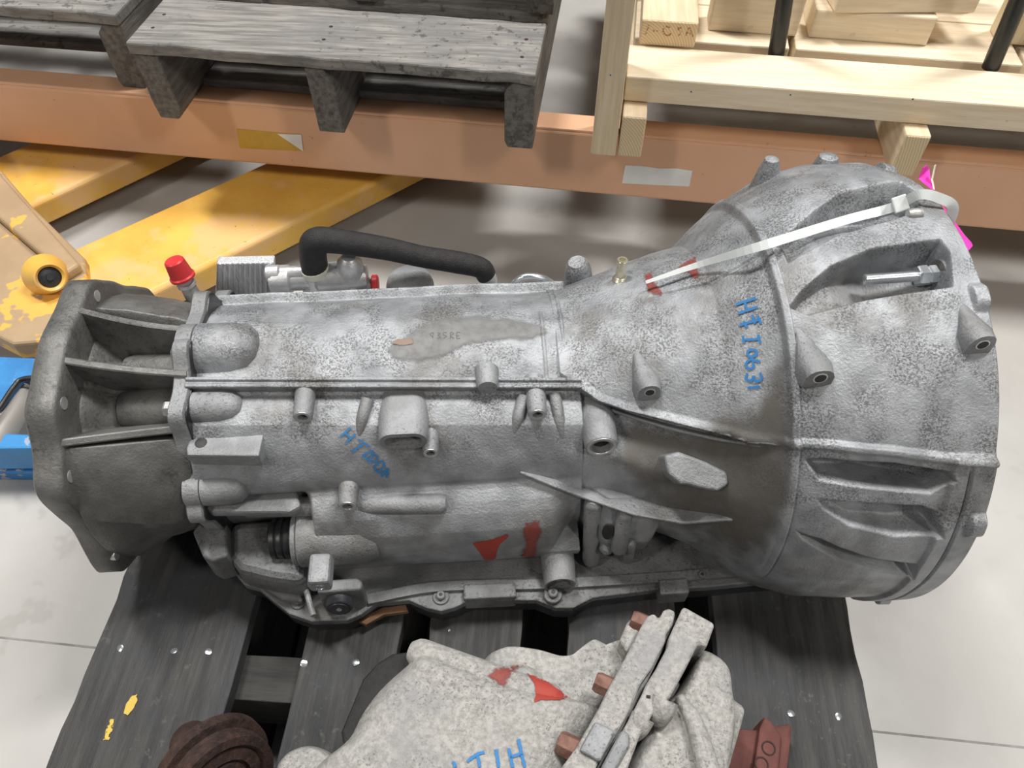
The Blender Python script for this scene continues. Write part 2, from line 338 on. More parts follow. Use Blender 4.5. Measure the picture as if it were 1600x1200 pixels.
lumber('rail', rk(.090, -.020, BT+.067), RU*1.4, RV*.088, UP*.038, M_PINE, cr)
zt = BT+.067
lumber('deck_board', rk(.098, .094, zt), RU*.225, RV*.115, UP*.036, M_PINE, cr)
lumber('deck_board', rk(.332, .094, zt), RU*.318, RV*.115, UP*.036, M_PINE, cr)
lumber('deck_board', rk(.660, .094, zt-.004), RU*.8, RV*.115, UP*.036, M_PINE, cr)
for k in range(5): lumber('deck_board', rk(.098, .212+k*.126, zt), RU*1.35, RV*.122, UP*.036, M_PINE, cr)  # deck filled in, mostly out of view, to shade the floor below
for (px, py) in ((954, 117), (1080, 143), (1235, 148), (1426, 155)):   # screw holes
    v_ = PV if px < 960 else -.020
    lathe('screw', cratez(px, py, v_)-RV*.0004, RV, [(0, .0022), (.0003, .0022), (.0006, .0012)], M_IVORY, cr, seg=12)
    lathe('screw_recess', cratez(px, py, v_)-RV*.0008, RV, [(0, .001), (.0004, .001)], M_HOLE, cr, seg=8)
# block with end grain standing on the rail, loose offcuts
zr = BT+.067+.038
bl = tag(box('timber_block', rk(.104, .068, zr), RU*.080, RV*.30, UP*.038, M_PINEY, None, .003, origin=rk(.104, .068, zr)), 'short squared pine block with stamped end grain lying on the crate rail', 'timber', 'loose pine timbers in the crate')
ef = box('end_face', rk(.1055, .0674, zr+.0015), RU*.077, RV*.003, UP*.035, M_END, bl, .001)
_ink = [[(1011, 33), (1006, 47), (1001, 46)], [(1017, 42), (1026, 43)], [(1044, 37), (1036, 36), (1033, 43), (1038, 49), (1044, 48), (1044, 43)], [(1062, 37), (1056, 39), (1062, 44), (1056, 50)], [(1068, 51), (1074, 38), (1080, 52)], [(1070, 46), (1078, 47)]]
_v = []; _f = []; _c = []
for st in _ink:
    q = catmull(A(st, ), 5)
    for i in range(len(q)):
        d_ = nrm(q[min(i+1, len(q)-1)]-q[max(i-1, 0)])
        for k_ in (-1.3, 1.3): _v.append(cratez(q[i][0]-d_[1]*k_+3, q[i][1]+d_[0]*k_+6, .0671)); _c.append(.52)
        if i: n_ = len(_v); _f.append([n_-4, n_-3, n_-1, n_-2])
make('ink_stamp', _v, _f, M_INK, ef if False else bl, attr=_c)
zd = zt+.036
o1 = tag(box('timber_offcut', rk(.352, .128, zd), RU*.170, RV*.085, UP*.042, M_PINE, None, .003, origin=rk(.352, .128, zd)), 'pale pine offcut lying flat on the crate boards between the black straps', 'timber', 'loose pine timbers in the crate')
o2 = tag(box('timber_offcut', rk(.375, .118, zd+.0425), RU*.20+RV*.03, RV*.085-RU*.014, UP*.03, M_PINE, None, .003, origin=rk(.375, .118, zd+.0425)), 'pale pine offcut lying crossed on top of another offcut', 'timber', 'loose pine timbers in the crate')
o3 = tag(box('timber_upright', rk(.625, .150, zd), RU*.16, RV*.042, UP*.24, M_PINEZ, None, .003, origin=rk(.625, .15, zd)), 'upright knotty pine board standing behind the right black strap', 'timber', 'loose pine timbers in the crate')
o4 = tag(box('timber_board', rk(.205, .128, zd), RU*.130, RV*.045, UP*.11, M_PINE, None, .003, origin=rk(.205, .128, zd)), 'short pine board on edge behind the left black strap, beside the stamped block', 'timber', 'loose pine timbers in the crate')
o5 = tag(box('timber_board', rk(.50, .245, zd), RU*.115, RV*.04, UP*.11, M_PINEY, None, .003, origin=rk(.50, .245, zd)), 'brownish pine board on edge behind the offcuts, left of the upright board', 'timber', 'loose pine timbers in the crate')
def strap(a, b, va, vb, lab, wd=.0235):
    p0, p1 = cratez(*a, va), cratez(*b, vb); d = nrm(p1-p0)
    tag(make('strap', *tubev(p0-d*.012, p1+d*.25, wd/2), M_STRAP, None, smooth=True, origin=p0), lab, 'strap', 'black straps of the crate')
def tubev(p0, p1, r):
    d = p1-p0; return lathev(p0, d, [(0, r), (np.linalg.norm(d), r)], 16)
strap((1214, 76), (1226, 0), .0815, .0815, 'upright black round strap between the timber block and the loose offcuts')
strap((1553, 93), (1592, 0), .0815, .0815, 'slanting black round strap at the right edge in front of the upright board')

# ================================================================== PALLET JACK
FZ = .078
pj = thing('pallet_jack', at_z(120, 430, 0), 'worn yellow hand pallet jack with forks running under the orange beam', 'pallet jack')
def fork(p_in, p_out, length, name='fork', wd=.16):
    a, b = at_z(*p_in, FZ), at_z(*p_out, FZ)     # near right-hand edge of the top face, two points
    d = nrm(b-a); nrml = A([-d[1], d[0], 0]); a = a-d*.13
    prof = [(0, -.006), (0, -.045), (.006, -.045), (.006, -.008), (wd-.006, -.008), (wd-.006, -.045), (wd, -.045), (wd, -.006), (wd-.006, 0), (.006, 0)]
    fk = prism(name, [a+nrml*s+UP*z for s, z in prof], d*(length-.10), M_YEL, pj, bevel=.003)
    return fk, a, d, nrml
f2, fa, fd, fn = fork((262, 445), (600, 277), .95, wd=.175)
lathe('roller', fa+fd*.72+fn*.05+UP*(-FZ+.037), fn, [(0, .036), (.07, .036)], M_RUB, f2)
f1, ga, gd, gn = fork((45, 322), (222, 240), .95, wd=.175)
lathe('roller', ga+gd*.72+gn*.05+UP*(-FZ+.037), gn, [(0, .036), (.07, .036)], M_RUB, f1)
# front frame plate that joins the forks
fr = [at_z(-60, 245, .10), at_z(0, 262, .10), at_z(48, 318, .10), at_z(132, 402, .095), at_z(140, 470, .09), at_z(84, 536, .09), at_z(22, 541, .09), at_z(-60, 500, .09)]
fr = [A([q[0], q[1], .096]) for q in fr]
prism('frame', fr, [0, 0, -.035], M_YELB, pj, bevel=.006, seg=3)
rib = [at_z(-60, 170, .115), at_z(0, 270, .115), at_z(125, 412, .112), at_z(100, 428, .112), at_z(-60, 290, .115)]
prism('frame_rib', [A([q[0], q[1], .112]) for q in rib], [0, 0, -.018], M_YELB, pj, bevel=.006, seg=3)
pc = at_z(79, 434, .128); ax_ = nrm(A([.62, -.52, .40]))
lathe('pivot_boss', pc-ax_*.035, ax_, [(0, .031), (.004, .030), (.028, .022), (.034, .0212), (.035, .019), (.031, .0155), (.022, .0155)], M_YEL, pj, seg=32)
lathe('pivot_pin', pc-ax_*.012, ax_, [(0, .0152), (.004, .0152), (.006, .012), (.0065, .005), (.009, .0045)], M_PAN, pj, seg=24)

# ================================================================== BLUE FRAME AT THE LEFT EDGE
bz = .10
bj = thing('blue_steel_frame', at_z(5, 650, 0), 'blue painted steel frame with grey roller at the left edge behind the tail flange', 'equipment frame')
prism('top_plate', [at_z(-90, 553, bz), at_z(75, 560, bz), at_z(75, 590, bz), at_z(35, 592, bz), at_z(-2, 640, bz), at_z(-90, 650, bz)], [0, 0, -.008], M_BLUE, bj, bevel=.002)
tube('edge_band', [at_z(-40, 690, bz+.004), at_z(0, 636, bz+.004), at_z(22, 604, bz+.004), at_z(38, 592, bz+.004), at_z(90, 588, bz+.004)], .0035, M_PLUG, bj)
rl0, rl1 = at_z(-14, 700, .075), at_z(60, 575, .075)
lathe('roller', rl0, rl1-rl0, [(0, .019), (np.linalg.norm(rl1-rl0), .019)], mat('grey_roller', (.36, .34, .31), (.44, .42, .39), 20, .5, .2), bj, seg=28)
q0, q1, q2, q3 = at_z(-90, 672, .085), at_z(90, 680, .085), at_z(90, 700, .085), at_z(-90, 702, .085)
prism('cross_bar', [q0, q1, q2, q3], [0, 0, -.05], M_BLUE, bj, bevel=.003)
q0, q1 = at_z(-90, 742, .0), at_z(90, 748, .0)
for px in (8, 34):
    c0 = at_z(px, 735, .015); lathe('fastener', c0, [0, -1, .6], [(-.006, .007), (.004, .007), (.006, .005)], M_STEEL, bj, seg=16)
box('foot_bar', at_z(-90, 748, .0)+A([0, 0, .0]), at_z(90, 752, 0)-at_z(-90, 748, 0), [0, .03, 0], [0, 0, .02], M_BLUE, bj, .003)

# ================================================================== FLOOR PALLET
PT = .14
pl = thing('pallet', (-.05, .35, 0), 'black stained wooden pallet on the floor carrying the gearbox', 'pallet')
X0, X1 = -.4285, .328
pboards = [(-.4285, -.283), (-.2215, -.128), (-.0985, -.006), (.0405, .150), (.1885, .328)]
pobj = []
for a, b in pboards:
    pobj.append(plank('deck_board', (a, -.35, PT-.019), [0, 1.02, 0], [b-a, 0, 0], [0, 0, .019], M_BLACKW, pl, .0006, 40, .0015))
for yy in (-.33, .205, .62): plank('stringer', (X0+.003, yy, PT-.019-.085), [X1-X0-.006, 0, 0], [0, .042, 0], [0, 0, .084], mat('black_stringer', (.028, .028, .028), (.055, .053, .05), 10, .7, 0, .6, 60, stretch=(1, 12, 12)) if 'black_stringer' not in MATS else MATS['black_stringer'], pl, .001, 12)
for a, b in ((-.4285, -.27), (-.25, -.12), (-.10, .05), (.07, .17), (.19, .328)): plank('bottom_board', (a, -.35, .0), [0, 1.02, 0], [b-a, 0, 0], [0, 0, .017], M_BLACKW, pl, .001, 12)
for (px, py), bi in zip([(188, 1013), (272, 1017), (326, 1018), (475, 1037), (556, 1035), (1236, 1115), (1310, 1120), (702, 985)], (0, 0, 0, 1, 1, 4, 4, 2)):
    q = at_z(px, py, PT); lathe('nail', q, UP+A([random.uniform(-.3, .3), random.uniform(-.3, .3), 0]), [(-.006, .0012), (-.0005, .0036 if px != 702 else .0015), (.0006, .0036 if px != 702 else .0015), (.001, .0026 if px != 702 else .001)], M_ZINC, pobj[bi], seg=14)

# ================================================================== AUTOMATIC GEARBOX
TM = A([-.032, .482, .265]); _t = math.radians(8.118)
TX = A([math.cos(_t), math.sin(_t), 0]); TY = A([-TX[1], TX[0], 0]); TT = np.stack([TX, TY, UP])
CL = TT@(CAM-TM)
def T(p): p = np.asarray(p, float); return TM+p@TT        # gearbox frame -> world
def lray(px, py): return TT@ray(px, py)
def cyl(px, py, R):                           # where the sight line meets a cylinder about the gearbox axis: (x, theta deg)
    r = lray(px, py); p = CL[1:]; d = r[1:]; a = d@d; b = 2*p@d; c = p@p-R*R; D = max(b*b-4*a*c, 0); t = (-b-math.sqrt(D))/(2*a); q = CL+r*t
    return A([q[0], math.degrees(math.atan2(q[2], -q[1]))])
def ly_(px, py, y): r = lray(px, py); return CL+r*(y-CL[1])/r[1]
def lz_(px, py, z): r = lray(px, py); return CL+r*(z-CL[2])/r[2]
def lx_(px, py, x): r = lray(px, py); return CL+r*(x-CL[0])/r[0]
gb = thing('gearbox', TM+A([0, 0, -.125]), 'large grey cast aluminium automatic gearbox lying across the black floor pallet', 'gearbox')
def polar(name, xs, ths, r, m, zmin=None, cap0=None, cap1=None):
    nx, nt = r.shape; t = np.radians(ths); y = -r*np.cos(t)[None, :]; z = r*np.sin(t)[None, :]
    if zmin is not None: z = np.maximum(z, zmin)
    v = T(np.stack([np.repeat(xs[:, None], nt, 1), y, z], -1).reshape(-1, 3))
    i = np.arange(nx-1)[:, None]*nt; j = np.arange(nt)[None, :]; j2 = (j+1) % nt
    f = np.stack([i+j, i+nt+j, i+nt+j2, i+j2], -1).reshape(-1, 4).tolist()
    v = v.tolist()
    def cap(row, rings, flip):
        base = [row*nt+k for k in range(nt)]
        for dx, sc in rings:
            st = len(v); c = A([xs[row]+dx, 0, 0])
            for k in range(nt): v.append(T([xs[row]+dx, y[row, k]*sc, z[row, k]*sc]).tolist())
            for k in range(nt):
                q = [base[k], base[(k+1) % nt], st+(k+1) % nt, st+k]; f.append(q if not flip else q[::-1])
            base = [st+k for k in range(nt)]
        f.append(base if not flip else base[::-1])
    cap(0, cap0 or [(0, .5)], False); cap(nx-1, cap1 or [(0, .5)], True)
    return make(name, A(v), f, m, gb, smooth='full', cast=True)
FINE = np.concatenate([np.linspace(-48, 150, 760), np.linspace(152, 310, 60)])
def grid(xs): return np.meshgrid(xs, FINE, indexing='ij')
def bumpy(X, TH, amp, sc, seed):              # soft casting unevenness
    rg = np.random.default_rng(seed); o = np.zeros_like(X)
    for k in range(14):
        kx, kt, ph = rg.normal(0, sc), rg.normal(0, sc*.12), rg.uniform(0, 6.28); o += np.sin(X*kx+np.radians(TH)*kt+ph)
    return o/14*amp*2
# ---- main case
xs = np.linspace(-.290, .058, 346); X, TH = grid(xs)
tl = np.interp(X, [-.29, .055], [67.6, 59.0])          # lower rail angle
U = TH-tl
up = np.interp(U, [-110, -70, -45, -18, -9, -4.5, 0, 4, 34, 64, 75, 120, 200], [.112, .114, .1165, .1175, .113, .109, .109, .1085, .1135, .1125, .112, .11, .112])
rc = up+.0125*(ss(.0065, .0045, np.abs(U-.3)*math.pi/180*.12))
rc -= .0022*ss(.0020, .0007, np.abs(U-.3)*math.pi/180*.12)
tu = 133.5
rc += .010*ss(.0065, .0040, np.abs(TH-tu)*math.pi/180*.12)
pan_ = (U > 3) & (TH < tu-3)
rc += np.where(pan_, .0022*ss(.0022, .0008, np.abs(X-.046)), 0)
rc += np.where(pan_ & (TH < 100), .0016*ss(.002, .0006, np.abs(X-.028)), 0)
# lower bulging side
wb = ss(-.2, -.19, X)
bulge = np.interp(TH, [-60, -40, -31, -27, -15, -4, 3, 7, 11, 15], [.12, .128, .150, .160, .154, .1435, .134, .127, .1185, .113])
rec = np.interp(TH, [-60, -40, -25, -5, 8, 12, 15], [.11, .112, .108, .102, .104, .112, .114])
edge = ss(.052, .025, X); bulge = np.where(TH > -20, .116+(bulge-.116)*(.35+.65*edge), bulge)
low = rec+(bulge-rec)*wb
k = ss(16, 11.5, TH); rc = rc*(1-k)+low*k
back = ss(140, 150, TH); rc = rc*(1-back)+.112*back
rc += bumpy(X, TH, .0008, 90, 1)
polar('main_case', xs, FINE, rc, M_CAST, -.088)
# ---- bell housing
xs = np.linspace(.040, .372, 460); X, TH = grid(xs)
Rb = np.interp(X, [.05, .075, .11, .15, .177, .2, .217, .24, .265, .30, .345, .372], [.1135, .119, .131, .146, .158, .176, .191, .203, .2115, .2165, .2185, .2185])
Rtop = np.interp(X, [.05, .075, .11, .15, .177, .2, .217, .24, .265, .30, .345, .372], [.1135, .121, .133, .145, .152, .174, .188, .203, .219, .227, .228, .219])
wt = ss(95, 120, TH)*ss(200, 150, TH); Rb = Rb*(1-wt)+Rtop*wt
P2 = np.stack([X, np.radians(TH)*.2], -1)
def pp(pts, R): return [(c[0], math.radians(c[1])*.2) for c in (cyl(*q, R) for q in pts)]
rbell = Rb.copy()
rbell += .0055*ss(.0048, .0022, np.abs(X-.2195-.004*np.sin(np.radians(TH-50))*0))*ss(-20, -5, TH)*ss(150, 130, TH)
# ledge running from the lower rail onto the cone: surface drops below it
lg = pp([(890, 590), (905, 604)], .125)+pp([(940, 628), (985, 645)], .14)+pp([(1070, 668)], .155)+pp([(1170, 694)], .175)+pp([(1240, 706)], .2)
d, sg, tt = pdist(P2, lg); below = sg < 0
dep = np.interp(tt, [0, .25, .45, .7, 1], [.006, .012, .020, .013, .0])
rbell -= np.where(below, dep*ss(0, .003, d)*ss(.075, .03, d), 0)
rbell += np.where(~below, .004*ss(.012, .0, d)*np.interp(tt, [0, .9, 1], [1, 1, 0]), 0)
# faint crease on the top
cr_ = pp([(1018, 466)], .135)+pp([(1100, 440)], .16)+pp([(1195, 398)], .188); d, sg, tt = pdist(P2, cr_)
rbell -= .003*ss(.004, .0, d)*np.interp(tt, [0, .2, 1], [.3, 1, 1])
# low hump beside the pan
hump = np.interp(TH, [-60, -40, -30, -15, -3, 6, 10], [.12, .13, .160, .154, .144, .130, .10])*ss(.20, .12, X)*(.80+.20*ss(.055, .085, X))
rbell = np.maximum(rbell, hump)
# bolt wells
def well(pts, D, wtop=.0035, R=.215, x0=None, flat=.35):
    global rbell
    pol = pp(pts, R); s = sdf(P2, pol); xa = min(q[0] for q in pol); xb = max(q[0] for q in pol)
    g = flat+(1-flat)*ss(xa, xa+(xb-xa)*.75, X)
    rbell = rbell-D*g*ss(0, wtop, s)
well([(1222, 352), (1262, 328), (1310, 306), (1405, 294), (1428, 306), (1438, 335), (1400, 346), (1310, 366), (1240, 392)], .034, .008)
well([(1244, 462), (1262, 436), (1300, 408), (1360, 388), (1468, 377), (1482, 396), (1488, 452), (1440, 458), (1360, 468), (1275, 484)], .040, .0075)
well([(1270, 730), (1300, 722), (1400, 722), (1482, 734), (1488, 748), (1452, 770), (1400, 768), (1290, 764)], .045, .008, flat=.45)
well([(1282, 792), (1330, 787), (1440, 786), (1462, 795), (1470, 832), (1400, 838), (1330, 828), (1295, 812)], .022, .008)
well([(1250, 852), (1290, 854), (1350, 868), (1432, 876), (1424, 895), (1370, 890), (1310, 880), (1262, 864)], .034, .007)
# rib line along the bell at the split of the wells
ridge = pp([(1252, 708), (1310, 704), (1400, 708), (1470, 716), (1548, 720)], .218); d, sg, tt = pdist(P2, ridge)
rbell += .005*ss(.005, .0015, d)
# flange step on the lower half
rbell += .004*ss(.336, .339, X)*ss(38, 34, TH)
rbell += -.0035*ss(.0022, .0008, np.abs(X-.352))*ss(36, 32, TH)
rbell += .006*ss(.359, .362, X)*ss(.9, 1, np.cos(np.radians((TH-20)*7.2)))*ss(150, 130, TH)
rbell += bumpy(X, TH, .0010, 70, 2)
polar('bell_housing', xs, FINE, rbell, M_CAST, -.114, cap1=[(0, .90), (-.10, .80), (-.18, .5)])
# ---- tail housing with radial ribs
xs = np.linspace(-.386, -.292, 150); X, TH = grid(xs); s01 = (X+.386)/.094
Ro = .141-.020*s01
core = np.interp(TH, [-180, 40, 46, 150, 180, 320], [.105, .105, .086, .086, .105, .105])+.006*ss(.85, 1, s01)+.022*ss(.22, .0, s01)
core += np.where((TH > 50) & (TH < 70), .004*np.cos(np.radians((TH-60)*9)), 0)
cone = .137-.022*s01+.003*np.sin(s01*3.1)
closed = np.maximum(ss(45.5, 44.0, TH)*ss(-75, -60, TH), ss(104, 108, TH)*ss(175, 160, TH))
cone = np.where(TH > 80, cone-.008, cone)
rt = core*(1-closed)+cone*closed
_g = np.abs((TH-(18-14*s01)))*math.pi/180*.125; rt += .004*ss(.003, .0, _g)*closed*0
dropb = ss(16-20*s01, 13-20*s01, TH)*closed; rt -= .012*dropb*ss(-70, -50, TH)*ss(0.05, .4, s01)
rt += bumpy(X, TH, .0010, 90, 3)
polar('tail_housing', xs, FINE, rt, M_TAIL, -.115)
def tail_rib(th0, th1):
    v = []; f = []; n_ = 12
    for i in range(n_+1):
        s_ = i/n_; x_ = -.387+.098*s_; t_ = math.radians(th0+(th1-th0)*s_); ro = .1425-.0205*s_-.004*math.sin(s_*3.14); er = A([0, -math.cos(t_), math.sin(t_)]); et = A([0, math.sin(t_), math.cos(t_)])
        for r_, h_ in ((.074, -.0040), (.074, .0040), (ro-.001, .0034), (ro, .0022), (ro, -.0022), (ro-.001, -.0034)): v.append(T(A([x_, 0, 0])+er*r_+et*h_))
    for i in range(n_):
        for a_ in range(6): f.append([i*6+a_, i*6+(a_+1) % 6, (i+1)*6+(a_+1) % 6, (i+1)*6+a_])
    f.append(list(range(6))[::-1]); f.append([n_*6+a_ for a_ in range(6)]); make('tail_rib', v, f, M_TAIL, gb, cast=True)
for th_ in ((46.3, 48.5), (75.5, 71.5), (98.5, 94), (-60, -58), (200, 196)): tail_rib(*th_)
for th_ in (60, 86): make('core_land', *lathev(T([-.352, -math.cos(math.radians(th_))*.078, math.sin(math.radians(th_))*.078]), TX, [(-.012, .008), (-.008, .017), (.0, .019), (.06, .019)], 28), M_TAIL, gb, smooth=True)
def plate(name, x0, x1, Rf, m, n=220, bev=.0025, zmin=None, inner=None):
    th = np.linspace(0, 360, n, endpoint=False); R = Rf(th); t = np.radians(th)
    y, z = -R*np.cos(t), R*np.sin(t)
    if zmin is not None: z = np.maximum(z, zmin)
    rings = []
    for x, sc in ((x0, .55), (x0, .975), (x0+(x1-x0)*.12, 1), (x1-(x1-x0)*.12, 1), (x1, .975), (x1, .55)): rings.append(np.stack([np.full(n, x), y*sc, z*sc], -1))
    v = T(np.vstack(rings)); f = []
    for a in range(5):
        for kk in range(n): f.append([a*n+kk, a*n+(kk+1) % n, (a+1)*n+(kk+1) % n, (a+1)*n+kk])
    f.append(list(range(n))[::-1]); f.append([5*n+kk for kk in range(n)])
    return make(name, v, f, m, gb, smooth=True, cast=True, angle=.9)
lob = lambda th, c, wd, h: h*np.exp(-((((th-c+180) % 360)-180)/wd)**2)
def Rtail(th):
    R = np.full_like(th, .143)
    for c in (112, 57, 31, -22, -75, -120, 165, 205): R = R+lob(th, c, 8, .0085)
    for c in (84, 72): R = R+lob(th, c, 6, .002)
    R = R-lob(th, 4, 15, .014)-lob(th, -48, 14, .012)-lob(th, 140, 10, .006)
    return R
tf = plate('tail_flange', -.410, -.384, Rtail, M_TAIL, zmin=-.118)
for (px, py) in ((150, 456), (82, 626), (97, 756), (183, 862)):
    c = lx_(px, py, -.3838); c[1:] *= .137/np.hypot(*c[1:]); lathe('bolt_hole', T(c), TX, [(-.004, .0056), (.0004, .0056), (.0005, .0048)], M_BRIGHT, tf, seg=18)
def Rrear(th):
    R = np.full_like(th, .119)
    for c in (82, 54, 8, 118, 150, 200, -40): R = R+lob(th, c, 7, .013)
    return R-lob(th, 30, 8, .005)
rf = plate('rear_flange', -.302, -.286, Rrear, M_CASTLOW, zmin=-.1)
gk = plate('rear_gasket', -.2862, -.2848, lambda th: Rrear(th)-.002, M_PLUG, zmin=-.1)
# surface lookup on the castings
def rebuild():
    global BVH
    V = []; Fc = []; n0 = 0
    for v, f in CASTABLE: V += v.tolist(); Fc += [[i+n0 for i in q] for q in f]; n0 += len(v)
    BVH = BVHTree.FromPolygons(V, Fc)
rebuild()
def hit(px, py, fallback=True):
    r = nrm(ray(px, py)); h = BVH.ray_cast(Vector(CAM), Vector(r))
    if h[0] is None:
        if not fallback: return None, None, r
        q = T(ly_(px, py, -.14)); return q, FRONT, r
    nn = A(h[1]);
    if nn@r > 0: nn = -nn
    return A(h[0]), nn, r
FRONT = -TY
def boss(px, py, r, proud, length, m=M_CASTLOW, d=None, bore=.45, name='threaded_boss', taper=1.08, rim=True):
    p, nn, rr = hit(px, py); c = p-rr*proud; dd = FRONT if d is None else nrm(d)
    b = lathe(name, c-dd*length, dd, [(0, r*taper*1.05), (length-.0015, r), (length, r*.93), (length, r*bore), (length-.006, r*bore*.9), (length-.0065, .0005)], m, gb, seg=32)
    lathe('bore', c-dd*.0062, dd, [(0, r*bore*.88), (.0008, r*bore*.88)], M_HOLE, b, seg=24)
    lathe('rim', c-dd*.0006, dd, [(.0002, r*.90), (.0012, r*.88), (.0013, r*bore*1.25), (-.002, r*bore)], M_BRIGHT, b, seg=32, caps=False)
    return b
boss(473, 652, .0085, .012, .040)
boss(840, 648, .0085, .012, .040)
boss(673, 708, .0072, .014, .040)
boss(940, 698, .0150, .016, .050, bore=.58)
# rear bolt bosses on the case and their hex bolts on the tail side
for (px, py, R0, R1, L, bx, by, br) in ((332, 540, .027, .024, .056, 262, 532, .0085), (322, 636, .0155, .014, .044, 250, 636, .0075), (345, 768, .0165, .015, .040, 284, 770, .0078)):
    p, nn, rr = hit(px, py); c = lx_(px, py, -.288); q = TT@(p-TM); base = A([-.286, q[1]*1.0, q[2]*1.0]); base[1:] *= (np.hypot(*q[1:])-R0*.35)/np.hypot(*q[1:])
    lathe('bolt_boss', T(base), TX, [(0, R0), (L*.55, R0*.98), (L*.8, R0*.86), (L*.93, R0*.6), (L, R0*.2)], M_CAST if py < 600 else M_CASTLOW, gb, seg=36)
    lathe('flange_ear', T(base)-TX*.016, TX, [(0, R0*.9), (.001, R0), (.0145, R0), (.015, R0*.97)], M_CASTLOW, gb, seg=36)
    hexbolt('flange_bolt', T(base)-TX*.016, -TX, br, .010, M_STEEL, gb)
# connector port
p, nn, rr = hit(630, 690); c = p-rr*.016
def stadium(c, w_, h_, n=18):
    o = []
    for sg_ in (1, -1):
        for a in np.linspace(-90, 90, n): a = math.radians(a); o.append(c+TX*(sg_*(w_-h_)+sg_*math.cos(a)*h_)+UP*(sg_*math.sin(a)*h_))
    return A(o)
def ringloft(name, rings, m, parent, capa=True, capb=True, smooth=True):
    n = len(rings[0]); v = np.vstack(rings); f = []
    for a in range(len(rings)-1):
        for q in range(n): f.append([a*n+q, a*n+(q+1) % n, (a+1)*n+(q+1) % n, (a+1)*n+q])
    if capa: f.append(list(range(n))[::-1])
    if capb: f.append([(len(rings)-1)*n+q for q in range(n)])
    return make(name, v, f, m, parent, smooth=smooth)
cp = ringloft('connector_port', [stadium(c-FRONT*.06+UP*-.004, .0245, .017), stadium(c-FRONT*.004, .0215, .0125), stadium(c, .0205, .0115), stadium(c, .0165, .0065), stadium(c-FRONT*.012, .016, .006)], M_CASTLOW, gb)
ringloft('socket', [stadium(c-FRONT*.0115, .0157, .0058), stadium(c-FRONT*.0105, .0157, .0058)], M_HOLE, cp)
# plugged stub next to it
p, nn, rr = hit(762, 606); lathe('cast_stub', p-rr*.004-FRONT*.02, FRONT, [(0, .011), (.016, .010), (.02, .0085), (.0205, .001)], M_CASTLOW, gb)
for px0, py0, px1, py1 in ((818, 620, 800, 690), (866, 615, 880, 700), (575, 625, 560, 690)):   # gussets beside the bosses
    a, na, r0 = hit(px0, py0); b, nb, r1 = hit(px1, py1); tube('gusset', [a-na*-.002, (a+b)/2+na*.004, b-nb*.004], [.006, .0055, .003], M_CASTLOW, gb, seg=12)
# bracket ledge with a hole under the rear boss
def px_prism(name, pxs, proud, down, m, parent=gb, bevel=.0015, ref=None):
    pr, nn, rr = hit(*(ref or np.mean(pxs, 0))); c = pr-rr*proud; z = (TT@(c-TM))[2]
    return prism(name, [T(lz_(x_, y_, z)) for x_, y_ in pxs], UP*-down, m, parent, bevel=bevel), z
lb, zl = px_prism('bracket_ledge', [(292, 711), (291, 700), (300, 676), (345, 668), (400, 668), (413, 672), (404, 712)], .012, .016, M_CASTLOW, ref=(350, 705))
lathe('bracket_hole', T(lz_(314, 692, zl))+UP*-.006, UP, [(0, .0052), (.0064, .0052), (.0066, .0040)], M_HOLE, lb, seg=20)
# long raised strip low on the case
def capsule_bar(name, p0, p1, r, m, squash=1.0, parent=gb, **kw):
    L = np.linalg.norm(p1-p0); pr = [(-r*.9, r*.05), (-r*.75, r*.6), (-r*.3, r*.93), (0, r), (L, r), (L+r*.3, r*.93), (L+r*.75, r*.6), (L+r*.9, r*.05)]
    return lathe(name, p0, p1-p0, pr, m, parent, seg=28, **kw)
a, na, _ = hit(392, 786); b, nb, _ = hit(686, 786)
capsule_bar('side_strip', a+na*.0045, b+nb*.0035, .0095, M_CASTLOW)
boss(543, 791, .0088, .014, .030)
px_prism('overhang_plate', [(312, 752), (380, 742), (462, 762), (470, 790), (452, 800), (432, 799), (330, 800), (316, 792)], .012, .010, M_CASTLOW, bevel=.003, ref=(400, 775))
# cylinder bore on the left of the bulge with its black plug
c = ly_(470, 840, -.128)
cb = lathe('servo_barrel', T(c), TX, [(0, .0195), (.0, .0262), (.0015, .028), (.003, .028), (.06, .0275), (.074, .022), (.082, .010), (.084, .001)], M_CASTLOW, gb, seg=40)
lathe('barrel_collar', T(c)-TX*.005, TX, [(0, .0205), (0, .0255), (.001, .0265), (.0045, .0265), (.005, .025)], M_CASTLOW, cb, seg=40)
lathe('plug', T(c)-TX*.028, TX, [(0, .012), (.0, .0165), (.002, .0185), (.006, .019), (.007, .0175), (.009, .019), (.013, .0192), (.014, .0178), (.016, .0192), (.03, .019)], M_PLUG, cb, seg=36)
# stacked castings in the dark corner behind the tail
def blk(name, pxs, z, down, m, bevel=.004): return prism(name, [T(lz_(x_, y_, z)) for x_, y_ in pxs], UP*-down, m, gb, bevel=bevel, seg=3)
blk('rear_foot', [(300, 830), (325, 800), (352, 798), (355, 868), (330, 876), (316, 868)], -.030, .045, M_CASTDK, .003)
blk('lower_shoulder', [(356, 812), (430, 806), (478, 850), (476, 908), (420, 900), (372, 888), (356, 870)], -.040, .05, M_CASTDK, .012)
blk('lower_web', [(380, 890), (470, 906), (474, 940), (440, 936), (390, 905)], -.078, .012, M_CASTDK, .004)
